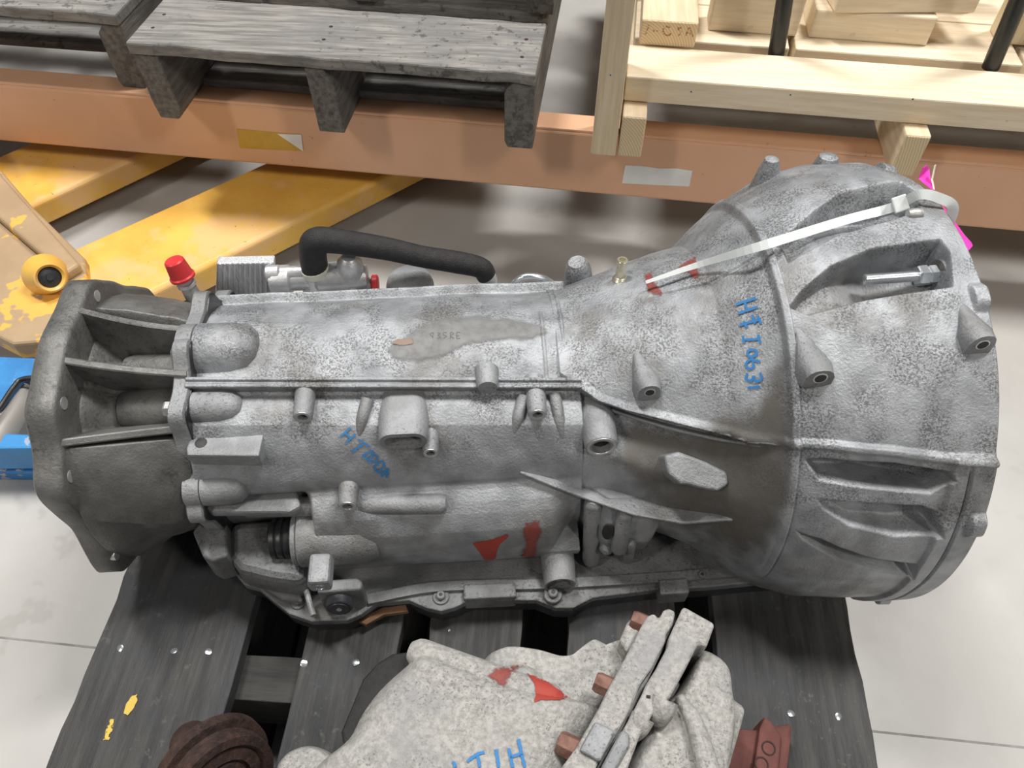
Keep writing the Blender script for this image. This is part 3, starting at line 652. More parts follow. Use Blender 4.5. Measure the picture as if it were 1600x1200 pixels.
# ---- pan rail and oil pan
out_px = [(372, 903), (386, 920), (408, 926), (430, 945), (455, 965), (490, 977), (545, 975), (566, 966), (590, 949), (640, 944), (668, 956), (690, 961), (712, 955), (732, 945), (800, 944), (838, 944), (868, 956), (895, 956), (925, 940), (1030, 927), (1100, 924), (1180, 916), (1255, 910)]
of = A([lz_(x_, y_, -.100)[:2] for x_, y_ in out_px]); back_ = A([(q[0], .15) for q in of[::-1]])
def ring3(pts, z): return T(np.c_[pts, np.full(len(pts), z)])
full = np.vstack([of, back_])
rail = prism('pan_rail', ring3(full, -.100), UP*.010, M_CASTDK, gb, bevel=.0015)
inn = full.copy(); inn[:len(of), 1] += .0015
prism('pan_gasket', ring3(inn, -.102), UP*.002, M_PLUG, gb)
inn = full.copy(); inn[:len(of), 1] += .003
prism('oil_pan', ring3(inn, -.1243), UP*.0223, M_PAN, gb, bevel=.003)
prism('gasket_strip', [T(lz_(x_, y_, -.108)) for x_, y_ in ((560, 970), (575, 960), (598, 949), (634, 945), (638, 955), (600, 960), (572, 976))], UP*-.006, M_GASKET, gb, bevel=.0005)
pts = [T(lz_(x_, y_, -.088)) for x_, y_ in ((575, 938), (668, 920), (760, 915), (850, 914), (1030, 904), (1180, 892))]
for a, b in zip(pts[:-1], pts[1:]): pass
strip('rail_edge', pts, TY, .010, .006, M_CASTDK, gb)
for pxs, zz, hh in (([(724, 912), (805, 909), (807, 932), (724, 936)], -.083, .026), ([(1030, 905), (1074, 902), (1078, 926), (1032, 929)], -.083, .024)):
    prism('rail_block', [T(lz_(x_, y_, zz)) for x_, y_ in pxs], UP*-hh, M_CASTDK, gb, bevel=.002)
def screw(px, py, z, r):
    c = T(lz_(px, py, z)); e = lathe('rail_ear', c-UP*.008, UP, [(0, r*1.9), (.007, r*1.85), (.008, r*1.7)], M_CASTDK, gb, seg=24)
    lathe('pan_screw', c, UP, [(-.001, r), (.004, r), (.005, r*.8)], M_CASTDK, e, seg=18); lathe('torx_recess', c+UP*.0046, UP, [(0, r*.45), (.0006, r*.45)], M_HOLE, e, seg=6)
screw(689, 932, -.088, .0045); screw(466, 940, -.088, .0042); screw(864, 928, -.084, .0050); screw(1096, 900, -.088, .004)
# front corner block with cover disc, boss above
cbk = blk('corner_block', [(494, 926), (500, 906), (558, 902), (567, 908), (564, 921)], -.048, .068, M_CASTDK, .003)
cdir = nrm(FRONT+UP*.12)
c = T(ly_(530, 951, -.1885)); lathe('cover_disc', c-cdir*.008, cdir, [(0, .0125), (.007, .0125), (.008, .0115), (.0078, .0095), (.0088, .009), (.0088, .004)], M_PAN, cbk, seg=32); lathe('disc_recess', c+cdir*.0006, cdir, [(0, .0028), (.0009, .0028)], M_ZINC, cbk, seg=6)
c5 = T(ly_(500, 918, -.192)); hb = prism('square_boss', [c5+TX*a+UP*b for a, b in ((-.0095, -.0095), (.009, -.0095), (.0105, .0), (.009, .011), (-.009, .012), (-.011, .0))], TY*.028, M_CASTLOW, gb, bevel=.003)
lathe('bore', c5-FRONT*.001, FRONT, [(0, .0050), (.0016, .0048), (.0018, .0032), (.0005, .0028)], M_ZINC, hb, seg=24)
ct = [T(lz_(x_, y_, -.07)) for x_, y_ in ((472, 872), (474, 905), (482, 935), (490, 962))]
tube('corner_seam', ct, .0028, M_CASTLOW, gb, seg=10)
# sensor shroud: an open curled cover
p0 = T(ly_(872, 880, -.150)); sd = nrm(FRONT*.75-TX*.35+UP*-.15); _, su, sw = frame(sd)
rings = []
def shr(c, r, a0=-40, a1=215, n=26, out=True): return A([c+(TX*math.cos(math.radians(a))+UP*math.sin(math.radians(a)))*r for a in np.linspace(a0, a1, n)])
o_ = [shr(p0+TY*.02, .017), shr(p0+FRONT*.004, .0165), shr(p0+FRONT*.022-UP*.004, .0155)]; i_ = [shr(p0+FRONT*.022-UP*.004, .0135), shr(p0+TY*.012, .0135)]
ro_ = o_+i_; n_ = 26; v = np.vstack(ro_); f = []
for a in range(len(ro_)-1):
    for q in range(n_-1): f.append([a*n_+q, a*n_+q+1, (a+1)*n_+q+1, (a+1)*n_+q])
make('sensor_shroud', v, f, M_CASTLOW, gb, smooth=True)
lathe('shroud_tongue', p0+FRONT*.012-UP*.014, nrm(FRONT+UP*.5), [(0, .012), (.0015, .0125), (.003, .011)], M_BRIGHT, gb, seg=24, sq=1.2)
# ---- slotted bracket on the low hump
def rodpx(name, pxa, pxb, r, lift, m=M_CASTLOW):
    a, na, _ = hit(*pxa); b, nb, _ = hit(*pxb); return capsule_bar(name, a+na*lift, b+nb*lift, r, m)
sbk = [rodpx('slot_bar', (931, 785), (922, 868), .0085, .004), rodpx('slot_bar', (975, 800), (966, 850), .0078, .004), rodpx('slot_bar', (926, 880), (978, 878), .0075, .002), rodpx('slot_bar', (984, 845), (980, 872), .0055, .003)]
a, na, _ = hit(950, 830); lathe('slot_recess', a+na*-.004, nrm(na), [(0, .011), (.0055, .011)], M_HOLE, gb, seg=20, sq=.5); lathe('slot_knob', hit(948, 855)[0], na, [(-.004, .008), (.004, .0065), (.007, .003)], M_CASTLOW, gb, seg=18)
# ---- fins on the cone
def fin(name, pxs, heights, d, thick, m, n=8):
    base = [hit(*q) for q in pxs]; P = catmull([b[0] for b in base], n); H = np.interp(np.linspace(0, 1, len(P)), np.linspace(0, 1, len(heights)), heights); d = nrm(d); v = []; f = []
    for i in range(len(P)):
        t_ = nrm(P[min(i+1, len(P)-1)]-P[max(i-1, 0)]); q = nrm(np.cross(t_, d))
        o = P[i]-d*.014; e = P[i]+d*H[i]
        v += [o-q*thick*.9, o+q*thick*.9, e+q*thick*.45, e-q*thick*.45]
    for i in range(len(P)-1):
        for a in range(4): f.append([i*4+a, i*4+(a+1) % 4, (i+1)*4+(a+1) % 4, (i+1)*4+a])
    f.append([3, 2, 1, 0]); e = (len(P)-1)*4; f.append([e, e+1, e+2, e+3])
    return make(name, v, f, m, gb, smooth=True, bevel=.001)
fin('cone_fin', [(812, 738), (865, 752), (920, 766), (985, 782), (1060, 797), (1145, 812)], [.001, .008, .014, .019, .017, .001], FRONT+UP*.25, .0035, M_CASTLOW)
fin('cone_fin', [(912, 622), (960, 640), (1040, 664), (1120, 683), (1190, 697)], [.003, .008, .010, .008, .001], FRONT*.8+UP*.6, .003, M_CASTLOW)
# lug with a flat top
lg_px = [(1037, 712), (1062, 706), (1105, 722), (1137, 738), (1139, 757), (1122, 768), (1098, 764), (1078, 758), (1064, 757), (1045, 742)]
prL, nL, rL = hit(1090, 745); zc = (TT@(prL-rL*.016-TM))
nl = nrm(FRONT*.55+UP*.83)
def onplane(px, py, c, nn): r = ray(px, py); return CAM+r*((c-CAM)@nn)/(r@nn)
cL = prL-rL*.014
prism('mount_lug', [onplane(x_, y_, cL, nl) for x_, y_ in lg_px], -nl*.034, M_CASTLOW, gb, bevel=.003, seg=3)
# ---- tapered bosses with threaded ends
def taper_boss(top, end, hw, hh, proud, label=None):
    a, na, _ = hit(*top); e, ne, rr = hit(*end); c = e-rr*proud; prof = [(-1, -1), (1, -1), (1.0, .1), (.80, .62), (.45, .92), (0, 1.0), (-.45, .92), (-.80, .62), (-1.0, .1)]
    e0 = A([c+TX*hw*u_+UP*hh*w_ for u_, w_ in prof]); e1 = A([c+TY*.012+TX*hw*1.25*u_+UP*(hh*1.05*w_-.001) for u_, w_ in prof]); mid = A([(a*.5+c*.5)+TX*hw*.75*u_+(UP*.7+FRONT*.45)*hh*.55*w_+TY*.004 for u_, w_ in prof]); tip = A([a-na*.004+TX*hw*.22*u_+UP*hh*.2*w_ for u_, w_ in prof])
    bs = ringloft('tapered_boss', [tip, mid, e1, e0], M_CASTLOW, gb)
    lathe('bore', c-FRONT*.0006+UP*hh*.12, FRONT, [(0, hw*.52), (.0012, hw*.5), (.0013, hw*.40), (.0, hw*.38)], M_BRIGHT, bs, seg=24, caps=False); lathe('bore', c-FRONT*-.0002+UP*hh*.12, FRONT, [(0, hw*.40), (.0007, hw*.40)], M_HOLE, bs, seg=20)
taper_boss((992, 540), (1015, 614), .0098, .0098, .010)
taper_boss((1245, 505), (1281, 592), .0115, .0100, .010)
taper_boss((1502, 468), (1534, 540), .0105, .0110, .010)
# small nubs on the far upper rim of the bell
for (px, py, r) in ((1208, 256, .0085), (1297, 252, .011)):
    c = T(ly_(px, py, .125)); lathe('rim_nub', c-UP*.05, nrm(UP+TY*.1), [(0, r*2.2), (.035, r*1.35), (.047, r), (.052, r*.8), (.054, r*.3)], M_CAST, gb, seg=20)
# ---- bolt, nut and washer standing in the upper well
pb, nb, rb_ = hit(1400, 440); c0 = T(lx_(1348, 436, .262)); c0 = pb-rb_*.004
pA = onplane(1349, 437, pb-rb_*.016, nrm(FRONT*.6+UP*.8)); pB = onplane(1452, 430, pb-rb_*.016, nrm(FRONT*.6+UP*.8)); dB = nrm(pB-pA); LB = np.linalg.norm(pB-pA)
thr = [(0, .0030)]
for k_ in range(30): thr += [(LB*.9*(k_+.3)/30, .0040), (LB*.9*(k_+.8)/30, .0046)]
thr += [(LB*.92, .0044)]
sb = lathe('stud', pA, dB, thr, M_ZINC, gb, seg=18)
lathe('nut', pA+dB*LB*.80, dB, [(0, .0078), (.0012, .0088), (.0078, .0088), (.009, .0078)], M_ZINC, sb, seg=6, smooth=False); lathe('bolt_head', pB-dB*.002, dB, [(0, .0074), (.001, .0084), (.0065, .0084), (.008, .0074)], M_ZINC, sb, seg=6, smooth=False)
lathe('washer', pB+dB*.0065, dB, [(0, .0125), (.0015, .0130), (.003, .0130), (.004, .012)], M_TAIL, sb, seg=28)
lathe('well_collar', hit(1425, 335)[0]-TX*.004, TX, [(0, .004), (.004, .0052), (.008, .0052), (.012, .0045)], M_STEEL, gb, seg=24)
# ---- fittings behind the upper rail
def bp(px, py, y=.118): return T(ly_(px, py, y))
yb = .125
hx = A([T(ly_(x_, y_, yb)) for x_, y_ in ((338, 412), (428, 410), (430, 470), (336, 470))]); prism('ribbed_block', hx, TY*.012, M_HATCH, gb, bevel=.002)
for i in range(11):
    a = hx[0]+(hx[1]-hx[0])*(.06+.88*i/10); b = hx[3]+(hx[2]-hx[3])*(.06+.88*i/10); strip('block_fin', [a-TY*.0006, b-TY*.0006], TX, .0022, .0014, M_BRIGHT, gb, n=1)
vb = thing('valve_casting', bp(510, 440), None, None); del_ = vb; vb.parent = gb; vb.location = (A(bp(510, 440))-wloc(gb)).tolist()
def vp(name, o, d, prof, m=M_BRIGHT, seg=24): return lathe(name, o, d, prof, m, vb, seg=seg)
vp('valve_body', bp(424, 438), TX, [(0, .014), (.004, .0155), (.02, .0155), (.022, .012), (.045, .012), (.05, .016), (.075, .017), (.09, .015), (.10, .012)])
vp('valve_cap', bp(415, 428), TX, [(0, .007), (.002, .009), (.014, .009), (.016, .007), (.04, .007)])
vp('valve_neck', bp(497, 448), nrm(UP+TX*-.06), [(-.01, .018), (.0, .0165), (.012, .0130), (.02, .0125)])
vp('neck_seal', bp(493, 421), nrm(UP+TX*-.12), [(-.005, .0135), (-.004, .0145), (.003, .0145), (.004, .0135)], M_IVORY)
vp('valve_tower', bp(552, 456), nrm(UP+TX*.06), [(-.01, .017), (.0, .0165), (.030, .0155), (.044, .0125), (.050, .007), (.051, .002)])
vp('valve_lobe', bp(530, 448), nrm(UP*.8+TX*.3), [(-.012, .012), (.010, .0115), (.020, .0095), (.026, .004)])
vp('port', bp(566, 446), TX, [(0, .0085), (.008, .0085), (.008, .0068), (.014, .0068)], M_STEEL)
lathe('port_plug', bp(581, 444), TX, [(0, .0085), (.001, .0098), (.006, .0098), (.007, .0085)], M_RED, vb, seg=24)
tube('hose', [bp(492, 420), bp(489, 398), bp(492, 378), bp(520, 376), bp(600, 388), bp(660, 401), bp(715, 410), bp(750, 418), bp(760, 430)], [.0138, .0138, .0138, .0128, .0118, .0112, .0118, .0112, .0108], M_RUB, gb, seg=20, n=12)
tube('hose_end', [bp(752, 424, .127), bp(764, 434, .127), bp(764, 450, .127)], .0085, M_BRIGHT, gb, seg=16)
lathe('case_dome', bp(644, 470), UP, [(-.02, .0265), (.024, .0255), (.032, .023), (.036, .017), (.0375, .003)], M_CASTLOW, gb, seg=32)
tube('wire_loop', [bp(800, 455), bp(806, 440), bp(825, 432), bp(850, 436), bp(872, 450)], .0040, M_ZINC, gb, seg=12)
tube('rim_lug', [bp(904, 450, .10), bp(903, 420, .10), bp(901, 409, .10)], [.0165, .0135, .009], M_CAST, gb, seg=20)
# breather nipple
pn, nn_, rn_ = hit(969, 436); lathe('breather_nipple', pn-UP*.004, nrm(UP+TY*.10), [(0, .0075), (.004, .0078), (.006, .0065), (.007, .0048), (.021, .0046), (.022, .0055), (.026, .0055), (.027, .0048), (.027, .003), (.022, .0028)], M_BRASS, gb, seg=24)
# red capped pipe
c0 = bp(306, 470, .10); c1 = bp(285, 432, .105); tube('capped_pipe', [c0, (c0+c1)/2, c1], [.0085, .0078, .0072], M_STEEL, gb, seg=18); dc = nrm(c1-c0)
lathe('pipe_bead', c1-dc*.012, dc, [(0, .0078), (.001, .0095), (.004, .0095), (.005, .0078)], M_BRIGHT, gb, seg=24)
lathe('red_cap', c1-dc*.0015, dc, [(0, .0125), (.0025, .0128), (.004, .0115), (.020, .0098), (.0215, .0085)], M_RED, gb, seg=28)
# ---- zip tie and pink tag
def near(px, py, k_): p, nn, r = hit(px, py); return p-r*k_
zt_ = thing('zip_tie', near(1300, 345, .01), 'white nylon zip tie stretched over the bell housing, its tail pointing left', 'zip tie')
zp = [near(1009, 441, .016), near(1090, 414, .018), near(1200, 381, .016), near(1320, 344, .014), near(1395, 324, .017)]
_x1, _t1 = cyl(1437, 304, .2275); _t1 = math.radians(_t1); _rim = lambda x_, r_, da=0.: T([x_, -r_*math.cos(_t1+da), r_*math.sin(_t1+da)])
zp += [_rim(_x1, .2275), _rim(.369, .2265, -.03), _rim(.379, .221, -.05), _rim(.3815, .205, -.06)]
strip('strap', zp, None, [.0030, .0080, .0085, .0085, .0085], .0014, M_NYLON, zt_, n=10)
hc = zp[4]*.72+zp[5]*.28; hd = nrm(zp[5]-zp[3]); hs = nrm(np.cross(hd, ray(1411, 320))); hn = np.cross(hd, hs)
box('head', hc-hd*.006-hs*.007-hn*.004, hd*.012, hs*.014, hn*.009, M_NYLON, zt_, .001)
pk = thing('paper_tag', T(lx_(1490, 350, .396)), 'bright pink folded paper tag hanging from the zip tie', 'tag')
def sheet(name, pxs, x, m, thick=.0006): return prism(name, [T(lx_(a_, b_, x)) for a_, b_ in pxs], TX*thick, m, pk)
def leaf(name, cols, m):
    v = []; f = []
    for (pa, xa), (pb_, xb) in cols:
        v += [T(lx_(*pa, xa)), T(lx_(*pb_, xb)), T(lx_(*pb_, xb))+TX*.0006, T(lx_(*pa, xa))+TX*.0006]
    for i in range(len(cols)-1):
        for a in range(4): f.append([i*4+a, i*4+(a+1) % 4, (i+1)*4+(a+1) % 4, (i+1)*4+a])
    f.append([3, 2, 1, 0]); e = (len(cols)-1)*4; f.append([e, e+1, e+2, e+3]); return make(name, v, f, m, pk, smooth=True)
leaf('lower_leaf', [(((1471, 318), 0.380), ((1473, 322), 0.385)), (((1483, 345), 0.381), ((1490, 345), 0.392)), (((1496, 372), 0.382), ((1507, 368), 0.398)), (((1508, 391), 0.383), ((1517, 379), 0.401)), (((1511, 393), 0.383), ((1519, 384), 0.402))], M_PINK)
leaf('upper_leaf', [(((1457, 297), 0.380), ((1460, 298), 0.386)), (((1443, 286), 0.380), ((1453, 280), 0.390)), (((1435, 279), 0.380), ((1451, 264), 0.393)), (((1442, 262), 0.381), ((1448, 258), 0.393))], M_PINK)
leaf('edge_leaf', [(((1458, 296), 0.383), ((1460, 297), 0.386)), (((1455, 280), 0.386), ((1457, 280), 0.390)), (((1460, 258), 0.388), ((1462, 257), 0.392))], M_CARD)

# ---- marks on the castings
rebuild()
def decal(name, poly, m, parent=None, soft=6, res=2.5, lift=.0005, holes=(), gain=1., bvh=None):
    poly = A(poly, ); x0, y0 = poly.min(0)-soft*2; x1, y1 = poly.max(0)+soft*2; gx = np.arange(x0, x1+res, res); gy = np.arange(y0, y1+res, res)
    G = np.stack(np.meshgrid(gx, gy, indexing='ij'), -1); s_ = sdf(G, poly); al = ss(-soft, soft, s_)*gain
    for h_ in holes: al *= ss(soft*.6, -soft*.6, sdf(G, h_))
    v = []; idx = -np.ones(G.shape[:2], int); at = []
    for i in range(len(gx)):
        for j in range(len(gy)):
            if s_[i, j] < -soft*1.6: continue
            p_, n_2, r_ = hit(gx[i], gy[j], False)
            if p_ is None: continue
            idx[i, j] = len(v); v.append(p_+n_2*lift-r_*lift); at.append(al[i, j])
    f = []
    for i in range(len(gx)-1):
        for j in range(len(gy)-1):
            q = [idx[i, j], idx[i+1, j], idx[i+1, j+1], idx[i, j+1]]
            if min(q) < 0: continue
            P_ = [v[t_] for t_ in q]
            if max(np.linalg.norm(P_[0]-P_[2]), np.linalg.norm(P_[1]-P_[3])) > .009*res/2.5: continue
            f.append(q)
    return make(name, v, f, m, parent or gb, smooth='full', attr=at)
def stroke_poly(pts, w_):
    pts = A(pts, ); L_ = []; R_ = []
    for i in range(len(pts)):
        d_ = nrm(pts[min(i+1, len(pts)-1)]-pts[max(i-1, 0)]); n_2 = A([-d_[1], d_[0]]); L_.append(pts[i]+n_2*w_/2); R_.append(pts[i]-n_2*w_/2)
    return L_, R_
def writing(name, strokes, w_, m, parent=None, lift=.0006):
    v = []; f = []; at = []
    for s_ in strokes:
        p_ = catmull(A(s_, ), 6) if len(s_) > 2 else catmull(s_, 8); L_, R_ = stroke_poly(p_, w_); b0 = len(v); ok = True; tmp = []
        for a, b in zip(L_, R_):
            for q, cv in ((a, .25), (a*.65+b*.35, .9), (a*.35+b*.65, .9), (b, .25)):
                h_, n_2, r_ = hit(*q, False)
                if h_ is None: ok = False; break
                tmp.append(h_+n_2*lift-r_*lift); at.append(cv)
        if not ok: at = at[:b0]; continue
        v += tmp
        for i in range(len(p_)-1):
            for a in range(3): q = b0+i*4+a; f.append([q, q+1, q+5, q+4])
    return make(name, v, f, m, parent or gb, smooth='full', attr=at)
decal('grime', [(985, 655), (1080, 672), (1180, 640), (1225, 560), (1240, 650), (1240, 760), (1205, 850), (1150, 870), (1080, 830), (1000, 770), (960, 720)], M_GRIME, soft=26, res=7)
decal('oil_stain', [(605, 545), (640, 520), (680, 500), (740, 492), (800, 500), (840, 505), (858, 520), (830, 530), (770, 532), (725, 540), (700, 555), (650, 565), (615, 562)], M_STAIN, soft=7)
decal('oil_stain', [(610, 536), (622, 530), (645, 530), (646, 537), (625, 541)], M_STAINB, soft=5, lift=.0008)
decal('spray_mark', [(739, 848), (768, 843), (793, 834), (794, 838), (781, 850), (776, 862), (773, 881), (764, 885), (756, 872)], M_SPRAY, soft=1.8, res=1.5)
decal('spray_mark', [(822, 818), (842, 812), (846, 832), (838, 850), (838, 866), (824, 884), (798, 894), (796, 884), (814, 868), (822, 850), (816, 830)], M_SPRAYD, soft=9, gain=.98)
decal('spray_mark', [(1006, 430), (1018, 424), (1022, 440), (1038, 458), (1030, 462), (1012, 458), (1010, 448)], M_SPRAYD, soft=4, gain=.8)
decal('spray_mark', [(1058, 418), (1087, 400), (1090, 415), (1093, 432), (1086, 438), (1076, 428), (1062, 424)], M_SPRAYD, soft=3, gain=.8)
writing('blue_writing', [[(1150, 476), (1182, 466)], [(1154, 490), (1184, 480)], [(1164, 472), (1168, 486)],
    [(1156, 508), (1186, 500)], [(1184, 494), (1190, 506)], [(1162, 502), (1168, 512)], [(1176, 492), (1180, 506)],
    [(1161, 531), (1186, 530)], [(1161, 525), (1163, 537)], [(1185, 523), (1188, 537)],
    [(1178, 546), (1172, 547), (1168, 552), (1172, 557), (1180, 556), (1183, 550), (1178, 546)],
    [(1188, 566), (1174, 562), (1166, 569), (1170, 576), (1178, 574), (1176, 566)],
    [(1168, 583), (1166, 592), (1174, 595), (1178, 588), (1182, 596), (1190, 592), (1188, 582)], [(1168, 606), (1188, 604)]], 5.2, M_MARK)
writing('blue_writing', [[(532, 682), (548, 668)], [(540, 692), (556, 678)], [(540, 676), (549, 686)], [(549, 706), (570, 692)], [(560, 686), (578, 698)],
    [(566, 712), (582, 704), (578, 716), (566, 712)], [(572, 716), (584, 722), (590, 714), (582, 708)], [(584, 730), (596, 720), (600, 728), (590, 736), (584, 730)], [(596, 744), (606, 732), (604, 746)], [(590, 738), (608, 740)]], 4.4, M_MARKD)
writing('stamped_number', [[(676, 520), (672, 523), (676, 526), (677, 520), (676, 529)], [(683, 520), (688, 522), (684, 524), (688, 527), (683, 529)], [(698, 520), (693, 520), (693, 524), (698, 526), (693, 529)], [(704, 529), (704, 520), (709, 522), (704, 525), (709, 529)], [(719, 520), (714, 520), (714, 529), (719, 529)], [(714, 525), (718, 525)]], 1.8, M_EMB)
# rust, grime stains on the pallet

# ================================================================== TRANSFER CASE IN FRONT
tc_ = thing('transfer_case', at_z(860, 1120, PT), 'smaller pale weathered aluminium transfer case in front, split by a dark flange seam', 'gearbox')
def closed_curve(P, n=8):
    P = A(P, ); N_ = len(P); out = []
    for i in range(N_):
        a, b, c, d = P[(i-1) % N_], P[i], P[(i+1) % N_], P[(i+2) % N_]
        for t in np.linspace(0, 1, n, endpoint=False): out.append(.5*((2*b)+(c-a)*t+(2*a-5*b+4*c-d)*t*t+(3*b-a-3*c+d)*t**3))
    return A(out)
def pillow(name, pxs, z_edge, rise, base, m, parent=tc_, steps=9, sharp=1, tilt=(0, 0), power=2.0, flat=.35):
    o = np.asarray([at_z(x_, y_, z_edge)[:2] for x_, y_ in pxs]); o = closed_curve(o, 6) if sharp else o; c = o.mean(0); n = len(o); v = []; f = []
    rows = [(1.0, base), (1.0, z_edge-.012)]
    for k_ in range(steps+1):
        t = k_/steps; sc = 1-(1-flat)*t; h = rise*(1-(1-t)**power)**(1/power); rows.append((sc, z_edge-.012+.012*min(1, t*3)+h))
    for sc, z in rows:
        for q in o:
            p_ = c+(q-c)*sc; v.append([p_[0], p_[1], z+(p_-c)@A(tilt)*(1 if z > base else 0)])
    for a in range(len(rows)-1):
        for k_ in range(n): f.append([a*n+k_, a*n+(k_+1) % n, (a+1)*n+(k_+1) % n, (a+1)*n+k_])
    f.append(list(range(n))[::-1]); st = (len(rows)-1)*n; cc = len(v); v.append([c[0], c[1], v[st:st+n][0][2] if False else np.mean([q[2] for q in v[st:st+n]])+rise*.02])
    for k_ in range(n): f.append([st+k_, st+(k_+1) % n, cc])
    return make(name, v, f, m, parent, smooth=True, cast=True, angle=1.0)
CAST0 = len(CASTABLE)
pillow('front_cover', [(655, 1016), (700, 1030), (765, 1058), (850, 1082), (915, 1095), (945, 1112), (920, 1165), (880, 1250), (800, 1360), (620, 1370), (480, 1290), (476, 1215), (535, 1160), (562, 1112), (592, 1074), (632, 1038)], .262, .030, PT+.001, M_PALE, power=2.2)
pillow('side_lobe', [(742, 1060), (752, 1030), (778, 1015), (830, 1020), (878, 1032), (912, 1022), (934, 1002), (962, 1012), (988, 1002), (1000, 1030), (965, 1090), (930, 1130), (850, 1125), (770, 1090)], .245, .018, PT+.001, M_PALE, power=2.6, flat=.5)
e0, e1 = at_z(657, 1022, .268), at_z(860, 1094, .272); capsule_bar('cover_ridge', e0, e1, .0125, M_PALE, parent=tc_, cast=True)
pc_ = at_z(816, 1070, .276); lathe('cover_dome', pc_-UP*.02, nrm(UP+A([.0, -.35, 0])), [(0, .021), (.008, .0205), (.016, .016), (.020, .008), (.021, .001)], M_PALE, tc_, seg=32, cast=True)
pillow('lower_lobe', [(425, 1215), (440, 1180), (468, 1164), (498, 1164), (530, 1182), (558, 1200), (575, 1260), (540, 1330), (420, 1330)], .22, .016, PT+.001, M_PALE, power=2.4)
def tcp(name, pxs, z, down, m=M_PALE, bevel=.003, cast=True): return prism(name, [at_z(x_, y_, z) for x_, y_ in pxs], UP*-down, m, tc_, bevel=bevel, seg=3)
tcp('cover_flange', [(1003, 976), (1012, 962), (1022, 957), (1030, 966), (1037, 953), (1045, 949), (1056, 955), (1052, 974), (1042, 990), (1040, 1002), (1020, 1042), (1003, 1066), (998, 1076), (985, 1108), (962, 1150), (935, 1192), (900, 1260), (838, 1260), (880, 1195), (900, 1168), (916, 1140), (936, 1105), (948, 1080), (975, 1030)], .302, .10)
tcp('case_flange', [(1068, 946), (1118, 974), (1104, 1012), (1092, 1004), (1072, 1044), (1048, 1088), (1022, 1112), (1000, 1150), (985, 1190), (960, 1260), (905, 1260), (944, 1190), (970, 1146), (990, 1110), (1004, 1082), (1010, 1068), (1024, 1046), (1043, 1010), (1046, 994), (1056, 972)], .305, .10)
tcp('flange_ear', [(968, 1000), (980, 972), (988, 964), (998, 968), (1004, 980), (992, 1006), (980, 1020)], .285, .06)
tcp('flange_pad', [(930, 1126), (962, 1142), (938, 1190), (905, 1172)], .3065, .03, M_BRIGHT if False else M_CASTLOW, .002)
tcp('flange_pad', [(972, 1138), (985, 1146), (984, 1166), (958, 1212), (938, 1200)], .3085, .03, M_CASTLOW, .003)
tcp('seam_gap_shade', [(1050, 970), (1056, 974), (1008, 1074), (935, 1215), (925, 1212), (1000, 1072)], .290, .09, M_PLUG, .0005)  # black filler stands in for the shade in the flange gap
pillow('rear_half', [(1098, 1014), (1124, 1026), (1140, 1046), (1145, 1080), (1150, 1130), (1140, 1200), (1120, 1290), (1000, 1320), (960, 1260), (985, 1180), (1028, 1112), (1060, 1078), (1085, 1030)], .262, .024, PT+.001, M_PALE, power=2.4, flat=.5)
tcp('rear_step', [(1136, 1072), (1148, 1092), (1166, 1105), (1160, 1130), (1140, 1200), (1120, 1290), (1080, 1290), (1100, 1120)], .235, .08, bevel=.004)
for a_, b_, r_ in (((1038, 1092), (1026, 1128), .011), ((1005, 1120), (990, 1150), .009)): tube('case_gusset', [at_z(*a_, .300), at_z((a_[0]+b_[0])/2, (a_[1]+b_[1])/2, .296), at_z(*b_, .272)], [r_, r_*.95, r_*.6], M_PALE, tc_, seg=16)
tube('case_gusset', [at_z(1062, 1090, .286), at_z(1085, 1130, .292), at_z(1105, 1200, .292), at_z(1110, 1260, .29)], [.004, .007, .009, .009], M_PALE, tc_, seg=14)
fd_ = nrm(at_z(920, 1060, .28)-at_z(960, 1078, .28))
for px, py, z_, r_ in ((950, 1073, .288, .0085), (893, 1168, .286, .0090), (1006, 975, .284, .0085)):
    hexbolt('flange_bolt', at_z(px, py, z_)-fd_*.006, fd_, r_, .017, M_RBOLT, tc_)
tube('flange_hole', [at_z(1010, 1088, .3055), at_z(1016, 1089, .3055)], .0012, M_HOLE, tc_, seg=8)
# black dust shield on the output side
tcp('dust_shield', [(646, 1016), (612, 1020), (588, 1036), (566, 1060), (548, 1104), (532, 1142), (536, 1168), (585, 1150), (622, 1100), (655, 1050)], .256, .020, M_RUB, .004)
rebuild()
decal('spray_mark', [(762, 1056), (772, 1046), (800, 1040), (822, 1036), (800, 1052), (792, 1066), (788, 1075), (775, 1066)], M_SPRAYD, tc_, soft=7, gain=.9)
decal('spray_mark', [(824, 1053), (850, 1062), (893, 1092), (870, 1094), (845, 1094), (833, 1099), (838, 1085), (836, 1070)], M_SPRAY, tc_, soft=2.5, res=1.8)
writing('blue_writing', [[(810, 1155), (815, 1178), (820, 1199)], [(795, 1169), (801, 1199)], [(797, 1183), (816, 1177)], [(775, 1171), (779, 1199)], [(730, 1190), (742, 1181), (757, 1175)], [(746, 1181), (750, 1199)], [(708, 1190), (712, 1199)]], 6.5, M_MARK, tc_)

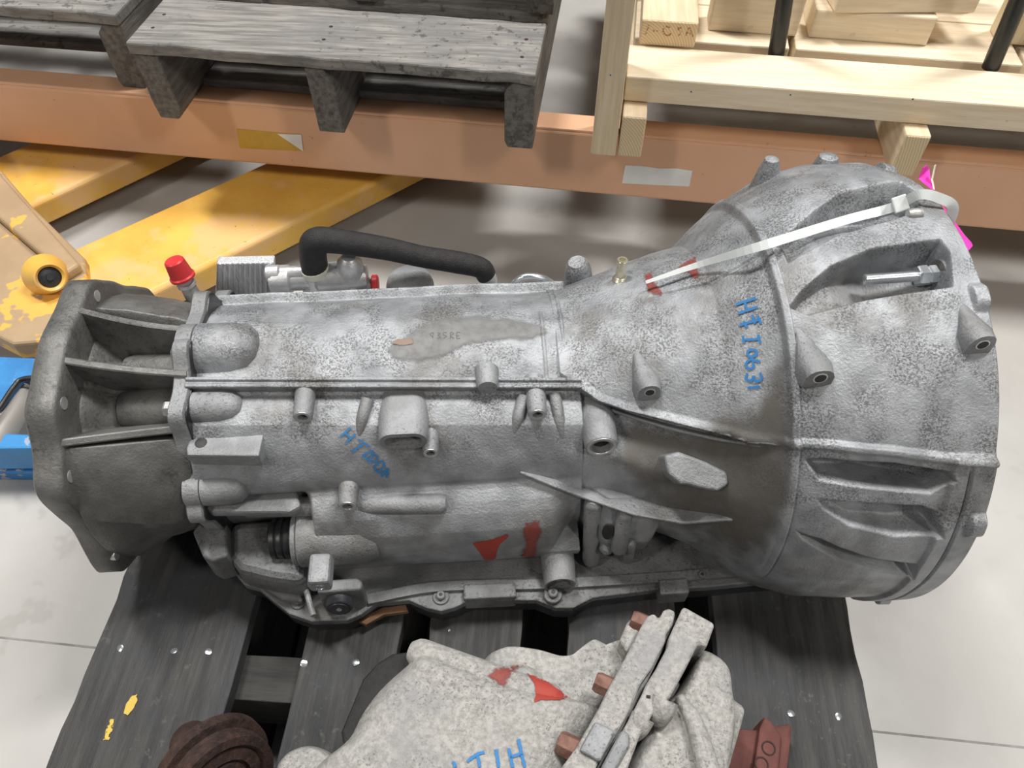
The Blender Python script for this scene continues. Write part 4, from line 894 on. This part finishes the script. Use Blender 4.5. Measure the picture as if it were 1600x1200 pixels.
# ================================================================== RUSTY PIECES ON THE PALLET
dax = nrm(A([.70, -.50, .36])); dc_ = at_z(338, 1212, .204)
rd = thing('rusty_flange', A([dc_[0], dc_[1], PT]), 'round dark rusty drive flange lying at the bottom left of the pallet', 'flange')
lathe('rim', dc_-dax*.012, dax, [(-.002, .045), (.0, .048), (.010, .048), (.011, .041), (.016, .040), (.017, .043), (.028, .043), (.029, .036), (.022, .030)], M_RUST, rd, seg=56)
lathe('face', dc_-dax*.006, dax, [(0, .034), (.020, .032), (.022, .023), (.018, .021)], M_RUST, rd, seg=48)
lathe('hub', dc_-dax*.03, dax, [(0, .022), (.040, .021), (.046, .019), (.047, .011), (.036, .010)], M_RUST, rd, seg=36)
tube('neck', [dc_-dax*.02, dc_-dax*.05-UP*.01, A([dc_[0]-dax[0]*.06, dc_[1]-dax[1]*.06, PT+.021])], [.024, .02, .018], M_RUST, rd, seg=20)
bz_ = PT+.034
rbk = thing('rusty_bracket', at_z(1195, 1180, PT), 'reddish rusty steel bracket with two holes beside the transfer case', 'bracket')
br_px = [(1140, 1150), (1158, 1138), (1187, 1140), (1193, 1118), (1203, 1126), (1212, 1134), (1238, 1130), (1236, 1160), (1228, 1230), (1220, 1290), (1120, 1290), (1125, 1200)]
prism('plate', [at_z(x_, y_, bz_) for x_, y_ in br_px], UP*-.033, M_RUST2, rbk, bevel=.003, seg=2)
prism('ridge', [at_z(x_, y_, bz_+.007) for x_, y_ in ((1187, 1138), (1195, 1119), (1205, 1126), (1222, 1150), (1214, 1230), (1205, 1290), (1165, 1290), (1178, 1200))], UP*-.008, M_RUST2, rbk, bevel=.002)
for px, py in ((1201, 1169), (1190, 1194)): lathe('bracket_hole', at_z(px, py, bz_+.0072), UP, [(-.001, .0062), (.0004, .0062), (.0006, .005), (-.0008, .0048)], M_RUST, rbk, seg=22)
# paint chips on the wide left board
for k_, pxs in enumerate(([(193, 1114), (198, 1100), (206, 1088), (213, 1086), (214, 1095), (208, 1107), (200, 1116)], [(162, 1155), (166, 1140), (172, 1124), (178, 1124), (176, 1140), (170, 1156)])):
    P_ = A([at_z(x_, y_, PT+.0012) for x_, y_ in pxs]); c_ = P_.mean(0); v = [c_]+list(P_)+[c_+(q-c_)*1.15 for q in P_]; n_ = len(P_); f = [[0, 1+i, 1+(i+1) % n_] for i in range(n_)]+[[1+i, 1+(i+1) % n_, 1+n_+(i+1) % n_, 1+n_+i] for i in range(n_)]
    make('paint_chip', v, f, M_YELCHIP, pobj[0], attr=[.9 if k_ == 0 else .55]+[.55 if k_ == 0 else .4]*n_+[.2]*n_)
